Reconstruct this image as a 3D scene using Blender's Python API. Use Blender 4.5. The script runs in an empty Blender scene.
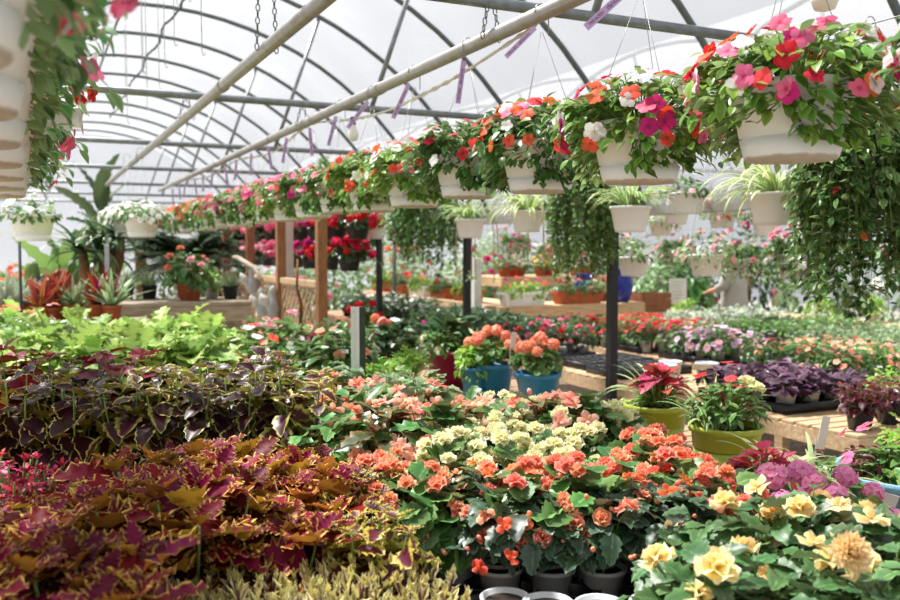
import bpy, math, random
import numpy as np
from mathutils import Vector, Matrix, Euler
R = math.radians
SC = bpy.context.scene
COL = SC.collection
rng = np.random.default_rng(7)
random.seed(7)
EYE = 1.6

# ------------------------------------------------------------------ camera
cam_d = bpy.data.cameras.new('camera'); cam = bpy.data.objects.new('camera', cam_d); COL.objects.link(cam)
cam_d.sensor_width = 36.0; cam_d.lens = 36.0 * 875 / 900
TH = R(25.6); PITCH = math.atan(50 / 875)
cam.location = (0, 0, EYE); cam.rotation_euler = (math.pi / 2 - PITCH, 0, -TH)
cam_d.clip_start = 0.02; cam_d.clip_end = 300
cam_d.dof.use_dof = True; cam_d.dof.focus_distance = 2.9; cam_d.dof.aperture_fstop = 3.0
SC.camera = cam
CR = cam.rotation_euler.to_matrix()
def ray(px, py): return CR @ Vector(((px - 450) / 875, (300 - py) / 875, -1))
def at_z(px, py, z):
    d = ray(px, py); t = (z - EYE) / d.z
    return Vector((d.x * t, d.y * t, z))
def at_d(px, py, dep): return Vector((0, 0, EYE)) + ray(px, py) * dep
def at_X(px, py, X):
    d = ray(px, py); t = X / d.x
    return Vector((X, d.y * t, EYE + d.z * t))

# ------------------------------------------------------------------ mesh builder
class MB:
    def __init__(s): s.V = []; s.UV = []; s.RN = []; s.Q = []; s.T = []; s.MQ = []; s.MT = []; s.n = 0
    def add(s, v, q=None, t=None, uv=None, rn=0.5, mi=0):
        v = np.asarray(v, float).reshape(-1, 3); n = len(v)
        s.V.append(v)
        s.UV.append(np.zeros((n, 2)) if uv is None else np.asarray(uv, float).reshape(-1, 2))
        rn = np.asarray(rn, float)
        if rn.ndim == 0: rn = np.full((n, 2), float(rn))
        s.RN.append(rn)
        if q is not None and len(q):
            q = np.asarray(q, int).reshape(-1, 4) + s.n; s.Q.append(q); s.MQ.append(np.full(len(q), mi))
        if t is not None and len(t):
            t = np.asarray(t, int).reshape(-1, 3) + s.n; s.T.append(t); s.MT.append(np.full(len(t), mi))
        s.n += n
        return s
    def mesh(s, name, mats, smooth=True):
        me = bpy.data.meshes.new(name)
        V = np.concatenate(s.V); Q = np.concatenate(s.Q) if s.Q else np.zeros((0, 4), int)
        T = np.concatenate(s.T) if s.T else np.zeros((0, 3), int)
        li = np.concatenate([Q.ravel(), T.ravel()]); nf = len(Q) + len(T)
        st = np.concatenate([np.arange(len(Q)) * 4, len(Q) * 4 + np.arange(len(T)) * 3])
        me.vertices.add(len(V)); me.vertices.foreach_set('co', V.ravel())
        me.loops.add(len(li)); me.loops.foreach_set('vertex_index', li)
        me.polygons.add(nf); me.polygons.foreach_set('loop_start', st)
        me.polygons.foreach_set('material_index', np.concatenate(s.MQ + s.MT).astype(int))
        me.polygons.foreach_set('use_smooth', np.full(nf, bool(smooth)))
        me.update(calc_edges=True)
        UV = np.concatenate(s.UV); RN = np.concatenate(s.RN)
        a = me.uv_layers.new(name='UVMap'); a.data.foreach_set('uv', UV[li].ravel())
        b = me.uv_layers.new(name='rnd'); b.data.foreach_set('uv', RN[li].ravel())
        for m in (mats if isinstance(mats, (list, tuple)) else [mats]): me.materials.append(m)
        return me
def norm(a): return a / np.maximum(np.linalg.norm(a, axis=-1, keepdims=True), 1e-9)
def box(mb, c, s, rz=0, mi=0, bev=0.0):
    hx, hy, hz = s[0] / 2, s[1] / 2, s[2] / 2
    if bev <= 0:
        v = np.array([(x, y, z) for z in (-hz, hz) for y in (-hy, hy) for x in (-hx, hx)])
        q = [(0, 2, 3, 1), (4, 5, 7, 6), (0, 1, 5, 4), (2, 6, 7, 3), (0, 4, 6, 2), (1, 3, 7, 5)]
    else:
        b = bev; prof = [(-hz, b), (-hz + b, 0), (hz - b, 0), (hz, b)]; v = []
        for z, k in prof:
            x, y = hx - k, hy - k
            v += [(-x, -y, z), (x, -y, z), (x, y, z), (-x, y, z)]
        v = np.array(v); q = [(3, 2, 1, 0), (12, 13, 14, 15)]
        for r in range(3):
            for k in range(4): q.append((r * 4 + k, r * 4 + (k + 1) % 4, r * 4 + 4 + (k + 1) % 4, r * 4 + 4 + k))
    ca, sa = math.cos(rz), math.sin(rz)
    v = v @ np.array([[ca, sa, 0], [-sa, ca, 0], [0, 0, 1]]) + np.array(c)
    mb.add(v, q, mi=mi, rn=random.random()); return mb
def lathe(mb, prof, seg=20, c=(0, 0, 0), mi=0, sq=None):
    pr = np.array(prof, float); n = len(pr); a = np.arange(seg) * 2 * math.pi / seg
    ca, sa = np.cos(a), np.sin(a)
    if sq:
        m = (np.abs(ca) ** sq + np.abs(sa) ** sq) ** (-1 / sq); ca, sa = ca * m, sa * m
    v = np.stack([np.outer(pr[:, 0], ca), np.outer(pr[:, 0], sa), np.repeat(pr[:, 1:2], seg, 1)], -1).reshape(-1, 3) + np.array(c)
    q = [(i * seg + k, i * seg + (k + 1) % seg, (i + 1) * seg + (k + 1) % seg, (i + 1) * seg + k) for i in range(n - 1) for k in range(seg)]
    mb.add(v, q, mi=mi); return mb
def tube(mb, pts, r, seg=6, mi=0, cap=True, rn=0.5):
    P = np.array(pts, float); n = len(P)
    r = np.full(n, r) if np.isscalar(r) else np.array(r, float)
    tg = norm(np.gradient(P, axis=0)); up = np.array([0, 0, 1.0])
    if abs(tg[0] @ up) > 0.9: up = np.array([1.0, 0, 0])
    x = np.cross(tg[0], up); x /= np.linalg.norm(x); ring = []
    a = np.arange(seg) * 2 * math.pi / seg
    for i in range(n):
        x = x - tg[i] * (x @ tg[i]); x /= np.linalg.norm(x); y = np.cross(tg[i], x)
        ring.append(P[i] + r[i] * (np.outer(np.cos(a), x) + np.outer(np.sin(a), y)))
    v = np.concatenate(ring)
    q = [(i * seg + k, i * seg + (k + 1) % seg, (i + 1) * seg + (k + 1) % seg, (i + 1) * seg + k) for i in range(n - 1) for k in range(seg)]
    t = []
    if cap:
        v = np.concatenate([v, P[:1], P[-1:]])
        t = [(n * seg, (k + 1) % seg, k) for k in range(seg)] + [(n * seg + 1, (n - 1) * seg + k, (n - 1) * seg + (k + 1) % seg) for k in range(seg)]
    uv = np.zeros((len(v), 2)); uv[:n * seg, 1] = np.repeat(np.linspace(0, 1, n), seg)
    mb.add(v, q, t, uv=uv, rn=rn, mi=mi); return mb
def sticks(mb, A, B, r, mi=0, rn=0.4):
    A = np.asarray(A).reshape(-1, 3); B = np.asarray(B).reshape(-1, 3)
    d = norm(B - A); up = np.where(np.abs(d[:, 2:3]) > .9, np.array([[1., 0, 0]]), np.array([[0, 0, 1.]]))
    x = norm(np.cross(d, up)); y = np.cross(d, x)
    vs = []
    for P in (A, B):
        for k in range(3):
            a = k * 2.094; vs.append(P + r * (math.cos(a) * x + math.sin(a) * y))
    V = np.stack(vs, 1); n = len(A)
    q = np.array([(0, 1, 4, 3), (1, 2, 5, 4), (2, 0, 3, 5)])
    Q = (q[None] + (np.arange(n) * 6)[:, None, None]).reshape(-1, 4)
    uv = np.zeros((n * 6, 2)); uv[:, 0] = .0
    mb.add(V.reshape(-1, 3), Q, uv=uv, rn=rn, mi=mi)

# ------------------------------------------------------------------ leaf templates (unit length along +y, face +z)
def leaf(nv=6, cols=5, w=lambda v: .3 * math.sin(math.pi * min(1, v * .97 + .03)) ** .8, serr=0., nser=5, fold=.2, droop=.25, ruf=0., rf=3, tip=1., asym=0., seed=0, cup=0.):
    g = np.random.default_rng(seed)
    cs = np.linspace(-1, 1, cols); V = []; UV = []
    ph = g.uniform(0, 6.28)
    for i in range(nv + 1):
        v = i / nv; ww = w(v)
        for c in cs:
            k = 1.0; yy = v
            if abs(c) > .99 and 0 < i < nv:
                k = 1 + serr * (1 if i % 2 else -1)
                yy = v + serr * .12 * (1 if i % 2 else -1)
            x = c * ww * k * (1 + asym * (1 if c > 0 else -1))
            z = fold * abs(x) - droop * v * v + ruf * abs(c) ** 2 * math.sin(rf * 6.28 * v + ph + (1.7 if c > 0 else 0)) * ww - cup * c * c * ww
            V.append((x, yy, z)); UV.append((abs(c), v))
    Q = [(i * cols + k, i * cols + k + 1, (i + 1) * cols + k + 1, (i + 1) * cols + k) for i in range(nv) for k in range(cols - 1)]
    return np.array(V), np.array(Q), np.array(UV)
def ovate(mx, peak=.35, pw=.8, base=.06, end=.02):
    def f(v):
        s = v / peak * .5 if v < peak else .5 + (v - peak) / (1 - peak) * .5
        return mx * max(math.sin(math.pi * s), 0) ** pw + (base * (1 - v) if v < .5 else 0) * mx + end * mx
    return f
def lobed(mx, n, dep, peak=.4, pw=.7):
    o = ovate(mx, peak, pw)
    return lambda v: o(v) * (1 - dep * .5 * (1 - math.cos(2 * math.pi * n * v)))
def variants(n, **k): return [leaf(seed=i, **{a: (b * (.6 + .4 * i) if a in ('droop',) else b) for a, b in k.items()}) for i in range(n)]
TPL = {
 'coleus': variants(3, nv=10, cols=5, w=ovate(.34, .35, .75), serr=.10, fold=.25, droop=.35, ruf=.12, rf=4),
 'frill': variants(3, nv=14, cols=5, w=ovate(.36, .38, .65), serr=.24, fold=.3, droop=.3, ruf=.28, rf=5),
 'tiny': variants(3, nv=8, cols=3, w=lobed(.3, 3, .6), fold=.3, droop=.25, ruf=.2),
 'spiky': variants(3, nv=6, cols=3, w=lobed(.24, 2, .55, .35), fold=.4, droop=.0),
 'mustard': variants(3, nv=14, cols=5, w=lambda v: ovate(.36, .62, .8)(v) * (1 - .42 * (.5 - .5 * math.cos(2 * math.pi * 5 * v))) if v > .12 else .03, serr=.14, fold=.35, droop=.42, ruf=.3, rf=4),
 'begonia': variants(3, nv=10, cols=5, w=ovate(.33, .33, .7), serr=.14, fold=.22, droop=.3, ruf=.12, asym=.2),
 'roundleaf': variants(3, nv=8, cols=5, w=ovate(.45, .45, .55), serr=.07, fold=.15, droop=.2, ruf=.16, rf=4, cup=.0),
 'imp': variants(3, nv=5, cols=3, w=ovate(.27, .45, .8), fold=.3, droop=.25),
 'small': variants(2, nv=3, cols=3, w=ovate(.28, .42, .8), fold=.25, droop=.2),
 'ivy': variants(2, nv=5, cols=3, w=lobed(.36, 1.6, .35, .35), fold=.2, droop=.3),
 'tricol': variants(3, nv=6, cols=3, w=lobed(.45, 1.5, .5, .35), fold=.2, droop=.3),
 'caladium': variants(3, nv=9, cols=5, w=ovate(.42, .28, .6, .5), fold=.15, droop=.45, ruf=.1),
 'blade': variants(2, nv=6, cols=3, w=ovate(.07, .4, .6), fold=.4, droop=.5),
}
def scatter(mb, tpls, base, dirs, L, roll=None, wid=1.0, mi=0, rn=None, seed=0):
    """put a leaf at every base pointing along dirs, upper face up, rolled about its axis"""
    g = np.random.default_rng(seed + 99)
    base = np.asarray(base).reshape(-1, 3); d = norm(np.asarray(dirs).reshape(-1, 3)); n = len(base)
    L = np.broadcast_to(np.asarray(L, float), (n,)); roll = g.normal(0, .3, n) if roll is None else roll
    up = np.tile(np.array([0, 0, 1.]), (n, 1)) + g.normal(0, .05, (n, 3))
    x = norm(np.cross(d, up)); z = np.cross(x, d)
    cr, sr = np.cos(roll)[:, None], np.sin(roll)[:, None]
    x, z = cr * x + sr * z, cr * z - sr * x
    M = np.stack([x, d, z], 1)
    rn = g.random((n, 2)) if rn is None else rn
    pick = np.arange(n) % len(tpls)
    for k, (V, Q, UV) in enumerate(tpls):
        I = np.where(pick == k)[0]
        if not len(I): continue
        W = (V[None] * L[I][:, None, None] * np.array([wid, 1, 1])) @ M[I] + base[I][:, None]
        nv = len(V); QQ = (Q[None] + (np.arange(len(I)) * nv)[:, None, None]).reshape(-1, 4)
        mb.add(W.reshape(-1, 3), QQ, uv=np.tile(UV, (len(I), 1)), rn=np.repeat(rn[I], nv, 0), mi=mi)

# ------------------------------------------------------------------ materials
def lin(h):
    h = h.lstrip('#'); c = [int(h[i:i + 2], 16) / 255 for i in (0, 2, 4)]
    return tuple(x / 12.92 if x <= .04045 else ((x + .055) / 1.055) ** 2.4 for x in c) + (1,)
MATS = {}
class NT:
    def __init__(s, name):
        s.m = bpy.data.materials.new(name); s.m.use_nodes = True; s.t = s.m.node_tree; s.t.nodes.clear()
        s.out = s.n('ShaderNodeOutputMaterial')
    def n(s, typ, **k):
        o = s.t.nodes.new(typ)
        for a, b in k.items(): setattr(o, a, b)
        return o
    def l(s, a, b): s.t.links.new(a, b)
    def math(s, op, a, b=None, clamp=False):
        o = s.n('ShaderNodeMath', operation=op); o.use_clamp = clamp
        for i, v in enumerate((a, b)):
            if v is None: continue
            if hasattr(v, 'is_output'): s.l(v, o.inputs[i])
            else: o.inputs[i].default_value = v
        return o.outputs[0]
    def mix(s, f, a, b, mode='MIX'):
        o = s.n('ShaderNodeMix', data_type='RGBA', blend_type=mode)
        for i, v in ((0, f), (6, a), (7, b)):
            if hasattr(v, 'is_output'): s.l(v, o.inputs[i])
            else: o.inputs[i].default_value = v
        return o.outputs[2]
    def step(s, x, lo, hi):
        o = s.n('ShaderNodeMapRange', interpolation_type='SMOOTHSTEP'); s.l(x, o.inputs[0])
        o.inputs[1].default_value = lo; o.inputs[2].default_value = hi
        return o.outputs[0]
    def noise(s, scale, detail=3, vec=None, obj=True):
        o = s.n('ShaderNodeTexNoise'); o.inputs['Scale'].default_value = scale; o.inputs['Detail'].default_value = detail
        if vec is None:
            tc = s.n('ShaderNodeTexCoord'); vec = tc.outputs['Object']
        s.l(vec, o.inputs['Vector']); return o.outputs[0]
    def principled(s, col, rough=.5, metal=0, spec=.5):
        p = s.n('ShaderNodeBsdfPrincipled')
        if hasattr(col, 'is_output'): s.l(col, p.inputs['Base Color'])
        else: p.inputs['Base Color'].default_value = col
        p.inputs['Roughness'].default_value = rough; p.inputs['Metallic'].default_value = metal
        p.inputs['Specular IOR Level'].default_value = spec
        return p
def leafmat(name, base, edge=None, lo=.6, hi=.85, mid=None, midw=.3, under=None, rough=.42, tr=.28, var=.35, spec=.4, vein=0., tipc=None):
    k = NT(name)
    uv = k.n('ShaderNodeUVMap', uv_map='UVMap').outputs[0]; sp = k.n('ShaderNodeSeparateXYZ'); k.l(uv, sp.inputs[0])
    rn = k.n('ShaderNodeUVMap', uv_map='rnd').outputs[0]; sr = k.n('ShaderNodeSeparateXYZ'); k.l(rn, sr.inputs[0])
    u, v = sp.outputs[0], sp.outputs[1]
    nz = k.math('MULTIPLY', k.math('SUBTRACT', k.noise(60, 2), .5), .5)
    uu = k.math('ADD', u, nz)
    c = lin(base)
    if mid: c = k.mix(k.step(uu, 0., midw), lin(mid), c)
    if vein > 0:
        w = k.n('ShaderNodeMath', operation='SINE')
        k.l(k.math('MULTIPLY', k.math('SUBTRACT', v, k.math('MULTIPLY', u, .22)), 44.), w.inputs[0])
        c = k.mix(k.math('MULTIPLY', k.step(w.outputs[0], .75, 1.), vein), c, lin(edge or mid or base))
    if edge:
        f = k.step(k.math('MAXIMUM', uu, k.math('ADD', k.math('MULTIPLY', k.math('SUBTRACT', v, .9), 8.), .3)), lo, hi); c = k.mix(f, c, lin(edge))
    if tipc: c = k.mix(k.step(v, .45, 1.), c, lin(tipc))
    if under:
        gm = k.n('ShaderNodeNewGeometry'); c = k.mix(gm.outputs['Backfacing'], c, lin(under))
    oi = k.n('ShaderNodeObjectInfo')
    h = k.n('ShaderNodeHueSaturation')
    k.l(k.math('ADD', k.math('MULTIPLY', sr.outputs[1], .05), .475), h.inputs['Hue'])
    val = k.math('ADD', k.math('MULTIPLY', sr.outputs[0], 2 * var), 1 - var)
    val = k.math('MULTIPLY', val, k.math('ADD', k.math('MULTIPLY', oi.outputs['Random'], .3), .85))
    k.l(val, h.inputs['Value'])
    if hasattr(c, 'is_output'): k.l(c, h.inputs['Color'])
    else: h.inputs['Color'].default_value = c
    p = k.principled(h.outputs[0], rough, 0, spec)
    t = k.n('ShaderNodeBsdfTranslucent'); k.l(h.outputs[0], t.inputs[0])
    mx = k.n('ShaderNodeMixShader'); mx.inputs[0].default_value = tr
    k.l(p.outputs[0], mx.inputs[1]); k.l(t.outputs[0], mx.inputs[2]); k.l(mx.outputs[0], k.out.inputs[0])
    MATS[name] = k.m; return k.m
def petalmat(name, col, eye, tip=None, lo=.0, hi=.35, var=.15):
    k = NT(name)
    uv = k.n('ShaderNodeUVMap', uv_map='UVMap').outputs[0]; sp = k.n('ShaderNodeSeparateXYZ'); k.l(uv, sp.inputs[0])
    rn = k.n('ShaderNodeUVMap', uv_map='rnd').outputs[0]; sr = k.n('ShaderNodeSeparateXYZ'); k.l(rn, sr.inputs[0])
    c = k.mix(k.step(sp.outputs[1], lo, hi), lin(eye), lin(col))
    if tip: c = k.mix(k.step(k.math('MAXIMUM', sp.outputs[1], sp.outputs[0]), .6, 1.), c, lin(tip))
    oi = k.n('ShaderNodeObjectInfo'); h = k.n('ShaderNodeHueSaturation'); k.l(c, h.inputs['Color'])
    k.l(k.math('ADD', k.math('MULTIPLY', oi.outputs['Random'], .03), .485), h.inputs['Hue'])
    k.l(k.math('ADD', k.math('MULTIPLY', sr.outputs[0], 2 * var), 1 - var), h.inputs['Value'])
    p = k.principled(h.outputs[0], .55, 0, .25)
    t = k.n('ShaderNodeBsdfTranslucent'); k.l(h.outputs[0], t.inputs[0])
    mx = k.n('ShaderNodeMixShader'); mx.inputs[0].default_value = .35
    k.l(p.outputs[0], mx.inputs[1]); k.l(t.outputs[0], mx.inputs[2]); k.l(mx.outputs[0], k.out.inputs[0])
    MATS[name] = k.m; return k.m
def plain(name, col, rough=.5, metal=0, var=.12, ns=8., col2=None, bump=0., spec=.5, stretch=None):
    k = NT(name); tc = k.n('ShaderNodeTexCoord'); vec = tc.outputs['Object']
    if stretch:
        mp = k.n('ShaderNodeMapping'); mp.inputs['Scale'].default_value = stretch; k.l(vec, mp.inputs[0]); vec = mp.outputs[0]
    nz = k.noise(ns, 5, vec)
    a = lin(col); b = lin(col2) if col2 else tuple(x * (1 - 2 * var) for x in a[:3]) + (1,)
    c = k.mix(k.step(nz, .3, .7), b, a)
    p = k.principled(c, rough, metal, spec)
    if bump:
        bp = k.n('ShaderNodeBump'); bp.inputs['Strength'].default_value = bump; bp.inputs['Distance'].default_value = .01
        k.l(nz, bp.inputs['Height']); k.l(bp.outputs[0], p.inputs['Normal'])
    k.l(p.outputs[0], k.out.inputs[0]); MATS[name] = k.m; return k.m
def potmat(name, col, dirt, amount=.8, z0=.0, z1=.05, rough=.45):
    """plastic with soil stains that gather round the foot of the pot"""
    k = NT(name); tc = k.n('ShaderNodeTexCoord'); sp = k.n('ShaderNodeSeparateXYZ'); k.l(tc.outputs['Object'], sp.inputs[0])
    nz = k.noise(22, 5)
    f = k.math('ADD', k.math('SUBTRACT', nz, .5), k.math('SUBTRACT', 1., k.step(sp.outputs[2], z0, z1)))
    f = k.math('MULTIPLY', k.step(f, .45, 1.05), amount)
    sc = k.math('MULTIPLY', k.step(k.noise(9, 4), .55, .8), amount * .28)
    c = k.mix(k.math('MAXIMUM', f, sc), lin(col), lin(dirt))
    p = k.principled(c, rough, 0, .35); k.l(p.outputs[0], k.out.inputs[0]); MATS[name] = k.m; return k.m

# leaves
leafmat('coleus_dark', '33101c', 'cdc578', .82, .98, under='8d7a30', var=.4, rough=.38, tr=.22)
leafmat('coleus_frill', '6a0f28', 'd6b258', .8, 1., under='b98c34', var=.5, rough=.5, tr=.16, spec=.14)
leafmat('coleus_olive', '5b1a26', 'c9b850', .45, .8, under='9aa04a', var=.35, tr=.3)
leafmat('coleus_moss', '4c1a24', 'b9b45a', .5, .85, under='8a8a3c', var=.4, rough=.4, tr=.25)
leafmat('coleus_magenta', 'c41c4c', '5b1226', .6, .9, under='8a2036', var=.35)
leafmat('coleus_spiky', 'e4da92', 'f4eec6', .55, .9, mid='6a2a2a', midw=.55, under='c6bc74', var=.3, tr=.35)
leafmat('coleus_red', '8a1424', '5b2a30', .7, .95, under='7c3c24', var=.35)
leafmat('coleus_wine', '5c1f2b', 'b98f8a', .8, 1., under='8b3a3e', var=.35)
leafmat('mustard', '88a648', 'aac66a', .3, .95, mid='c8d890', midw=.1, under='a4c068', var=.3, tr=.3, rough=.5)
leafmat('imp_green', '52803a', '6c994c', .3, 1., under='7f9f68', var=.4, tr=.3, rough=.35, spec=.55)
leafmat('imp_light', '6f9a3d', '8db552', .3, 1., under='93ad70', var=.4, tr=.35, rough=.35)
leafmat('beg_green', '4a7539', '6a9550', .3, 1., under='7d8f5c', var=.4, tr=.25, rough=.38, spec=.45, mid='6f9a5c', midw=.1)
leafmat('beg_mid', '3f6236', '587d4a', .3, 1., under='6f7c54', var=.45, tr=.2, rough=.42, spec=.5, mid='628a54', midw=.1)
leafmat('beg_dark', '37503a', '4c6a50', .2, 1., under='6d6a4c', var=.45, tr=.18, rough=.42, spec=.6, mid='5a7a5c', midw=.12)
leafmat('beg_bronze', '4d5a3c', '8a6a34', .3, 1., under='8a6238', var=.45, tr=.2, rough=.3, spec=.6)
leafmat('pale_green', '7d9b6c', 'a8bf92', .2, 1., under='a2b48c', var=.35, tr=.3)
leafmat('fresh_green', '7fae38', 'a3cc55', .2, 1., under='9cbd63', var=.3, tr=.4)
leafmat('deep_green', '2f4d2c', '47683d', .2, 1., under='5a7048', var=.45, tr=.2, rough=.35)
leafmat('mid_green', '507a3c', '71964f', .2, 1., under='7f9a62', var=.4, tr=.3)
leafmat('ivy_green', '4f7338', '7f9d58', .3, 1., under='7f9560', var=.5, tr=.3, rough=.35)
leafmat('silver', 'b3bfa8', 'ccd4c3', .2, 1., under='b9c2b0', var=.25, tr=.2, rough=.7)
leafmat('spider', '6c9a45', 'dfe4ae', .35, .75, under='a9c184', var=.25, tr=.35)
leafmat('spider_white', 'dde3b0', '86ab58', .4, .8, under='c4d29a', var=.2, tr=.35)
leafmat('purple', '4a3244', '6a4a60', .2, 1., under='5c4058', var=.4, tr=.15, rough=.4)
leafmat('caladium', 'cf4454', '8a5a44', .85, 1., mid='e88a96', midw=.2, under='b9505c', var=.25, tr=.35)
leafmat('palm', '2f4a2c', '46623a', .2, 1., under='4f6440', var=.4, tr=.15)
leafmat('banana', '3d6a2c', '5f8a3e', .2, 1., mid='a8c07a', midw=.08, under='7fa055', var=.35, tr=.35)
leafmat('dry_red', 'a0402f', 'c87a55', .2, 1., under='96503a', var=.35, tr=.2)
leafmat('maroon', '4a1a22', var=.3, tr=.1)
leafmat('stemgreen', '7a9a4a', var=.2, tr=.1)
# petals
for nm, c, e, t in [('red', 'e2282a', 'a81420', None), ('coral', 'f4664c', 'd8402a', None), ('orange', 'f5652e', 'ef8a2a', None), ('pink', 'f3789c', 'd8386c', None),
                    ('magenta', 'd62a80', 'a01860', None), ('white', 'f6f4f0', 'dfe0c8', None), ('salmon', 'f79e84', 'f07e5c', None), ('peach', 'f9b89c', 'f29c74', 'fccfbc'),
                    ('yellow', 'f6f2be', 'ece388', 'faf8da'), ('apricot', 'f9dc92', 'f2c05a', 'fcebc0'), ('begcoral', 'f79272', 'f26e48', 'fcbc9e'), ('begred', 'f46a3e', 'f0922e', 'f8845c'),
                    ('hotpink', 'f79aca', 'ee78b4', 'fbc0de'), ('lilac', 'e6c3df', 'b86aa8', 'efd6ea'), ('palepink', 'f4b9c6', 'ee8aa4', None), ('geranred', 'dc2440', 'b81430', None),
                    ('geranpink', 'f07aa0', 'e85a88', None), ('gsalmon', 'f99678', 'f47454', 'fbb49c'), ('gold', 'eebc40', 'e09a20', None), ('fuchsiared', 'e0304c', 'b01c38', 'f6d8dc')]:
    petalmat('petal_' + nm, c, e, t)
# hard materials
plain('galvanised', '8c9192', .42, .75, .12, 14, '75797a')
plain('galv_bright', 'a8a8a5', .45, .5, .1, 14, '9c978c')
plain('hoop_steel', '68706f', .5, .5, .1, 10)
plain('wire', '9a9a98', .4, .8)
plain('chain_steel', '6f6f6d', .4, .85)
plain('bench_wood', 'b79a78', .75, 0, .2, 6, '94785a', .3, stretch=(1, 6, 6))
plain('pale_wood', 'd6b893', .75, 0, .15, 6, 'bb9a74', .3, stretch=(1, 6, 6))
plain('grey_wood', 'b3a692', .8, 0, .2, 6, '938672', .4, stretch=(1, 6, 6))
plain('post_wood', 'a9794f', .75, 0, .2, 8, '855a38', .3, stretch=(8, 8, 1))
plain('red_wood', '9c6440', .75, 0, .2, 8, '7c4a2e', .3, stretch=(8, 8, 1))
plain('black_paint', '23262a', .5, 0, .15, 6)
plain('rust', '5a3226', .7, 0, .2, 12)
plain('white_paint', 'e6e6e2', .5, 0, .05)
plain('black_plastic', '26282b', .4, 0, .12, 8)
plain('soil', '3a2a1f', .95, 0, .3, 40, '241a14', .8)
plain('terracotta', 'b8613c', .8, 0, .15, 10, 'a2522f', .1)
plain('lime_plastic', 'a9b63c', .4, 0, .05)
plain('blue_plastic', '2b86bd', .4, 0, .06)
plain('pale_blue_plastic', '7fb0cf', .4, 0, .06)
plain('magenta_plastic', 'a51c50', .4, 0, .06)
plain('cobalt_glaze', '20309a', .15, 0, .12)
plain('red_plastic', 'd03a2c', .4, 0, .06)
plain('mint_paint', '9cc4ae', .5)
plain('grey_plastic', 'b4b8bc', .45, 0, .08, 12)
plain('tag_purple', 'c4a4d2', .5, 0, .04)
plain('ink', '2a2430', .6)
plain('green_paint', '24382c', .5, 0, .1)
plain('bulb_glass', 'f0ece0', .25, 0, .02)
plain('brass', 'b89a58', .35, .8)
plain('bark', '8a5a34', .9, 0, .3, 14, '5f3c24', .8, stretch=(1, 1, .3))
plain('cactus', '6d8a40', .6, 0, .2, 20)
plain('gravel', 'bdb8ae', .95, 0, .25, 60, '938d84', .5)
plain('skin', 'd6a080', .5, 0, .04)
plain('hair', '3c2a20', .6, 0, .2, 60)
plain('grey_cloth', 'a8a49e', .9, 0, .08, 5)
plain('dark_cloth', '33363f', .9)
plain('rope', 'c9b48a', .9, 0, .2, 40)
plain('cream_tile', 'e4ddd0', .7, 0, .05)
potmat('white_pot', 'f0efea', '8a6a4c', .62, .0, .02)
potmat('soft_white_pot', 'f7f8fa', 'a89c8a', .25, .0, .03)
potmat('grey_pot', 'c3c7ca', '6a5a48', .5, .0, .03)

# ------------------------------------------------------------------ object helpers
LABELS = {}
def tag(o, label, cat, group=None):
    o['label'] = label; o['category'] = cat
    if group: o['group'] = group
    if label in LABELS: print('DUP LABEL', label)
    n = len(label.split())
    if n < 4 or n > 16: print('LABEL LEN', n, label)
    LABELS[label] = o; return o
def ob(name, me, loc=(0, 0, 0), rot=(0, 0, 0), parent=None, scale=None):
    o = bpy.data.objects.new(name, me); COL.objects.link(o)
    o.location = loc; o.rotation_euler = rot
    if scale: o.scale = (scale,) * 3 if np.isscalar(scale) else scale
    if parent: o.parent = parent
    return o
def thing(name, label, cat, loc, rz=0, group=None):
    o = ob(name, None, loc, (0, 0, rz)); o.empty_display_size = .05
    return tag(o, label, cat, group)
def struct(name, me, loc=(0, 0, 0)):
    o = ob(name, me, loc); o['kind'] = 'structure'; return o
def obm(name, me, M, parent):
    o = bpy.data.objects.new(name, me); COL.objects.link(o); o.parent = parent; o.matrix_local = M; return o
ORD = ['first', 'second', 'third', 'fourth', 'fifth', 'sixth', 'seventh', 'eighth', 'ninth', 'tenth', 'eleventh', 'twelfth', 'thirteenth', 'fourteenth', 'fifteenth',
       'sixteenth', 'seventeenth', 'eighteenth', 'nineteenth', 'twentieth', 'twenty-first', 'twenty-second', 'twenty-third', 'twenty-fourth']

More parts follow.
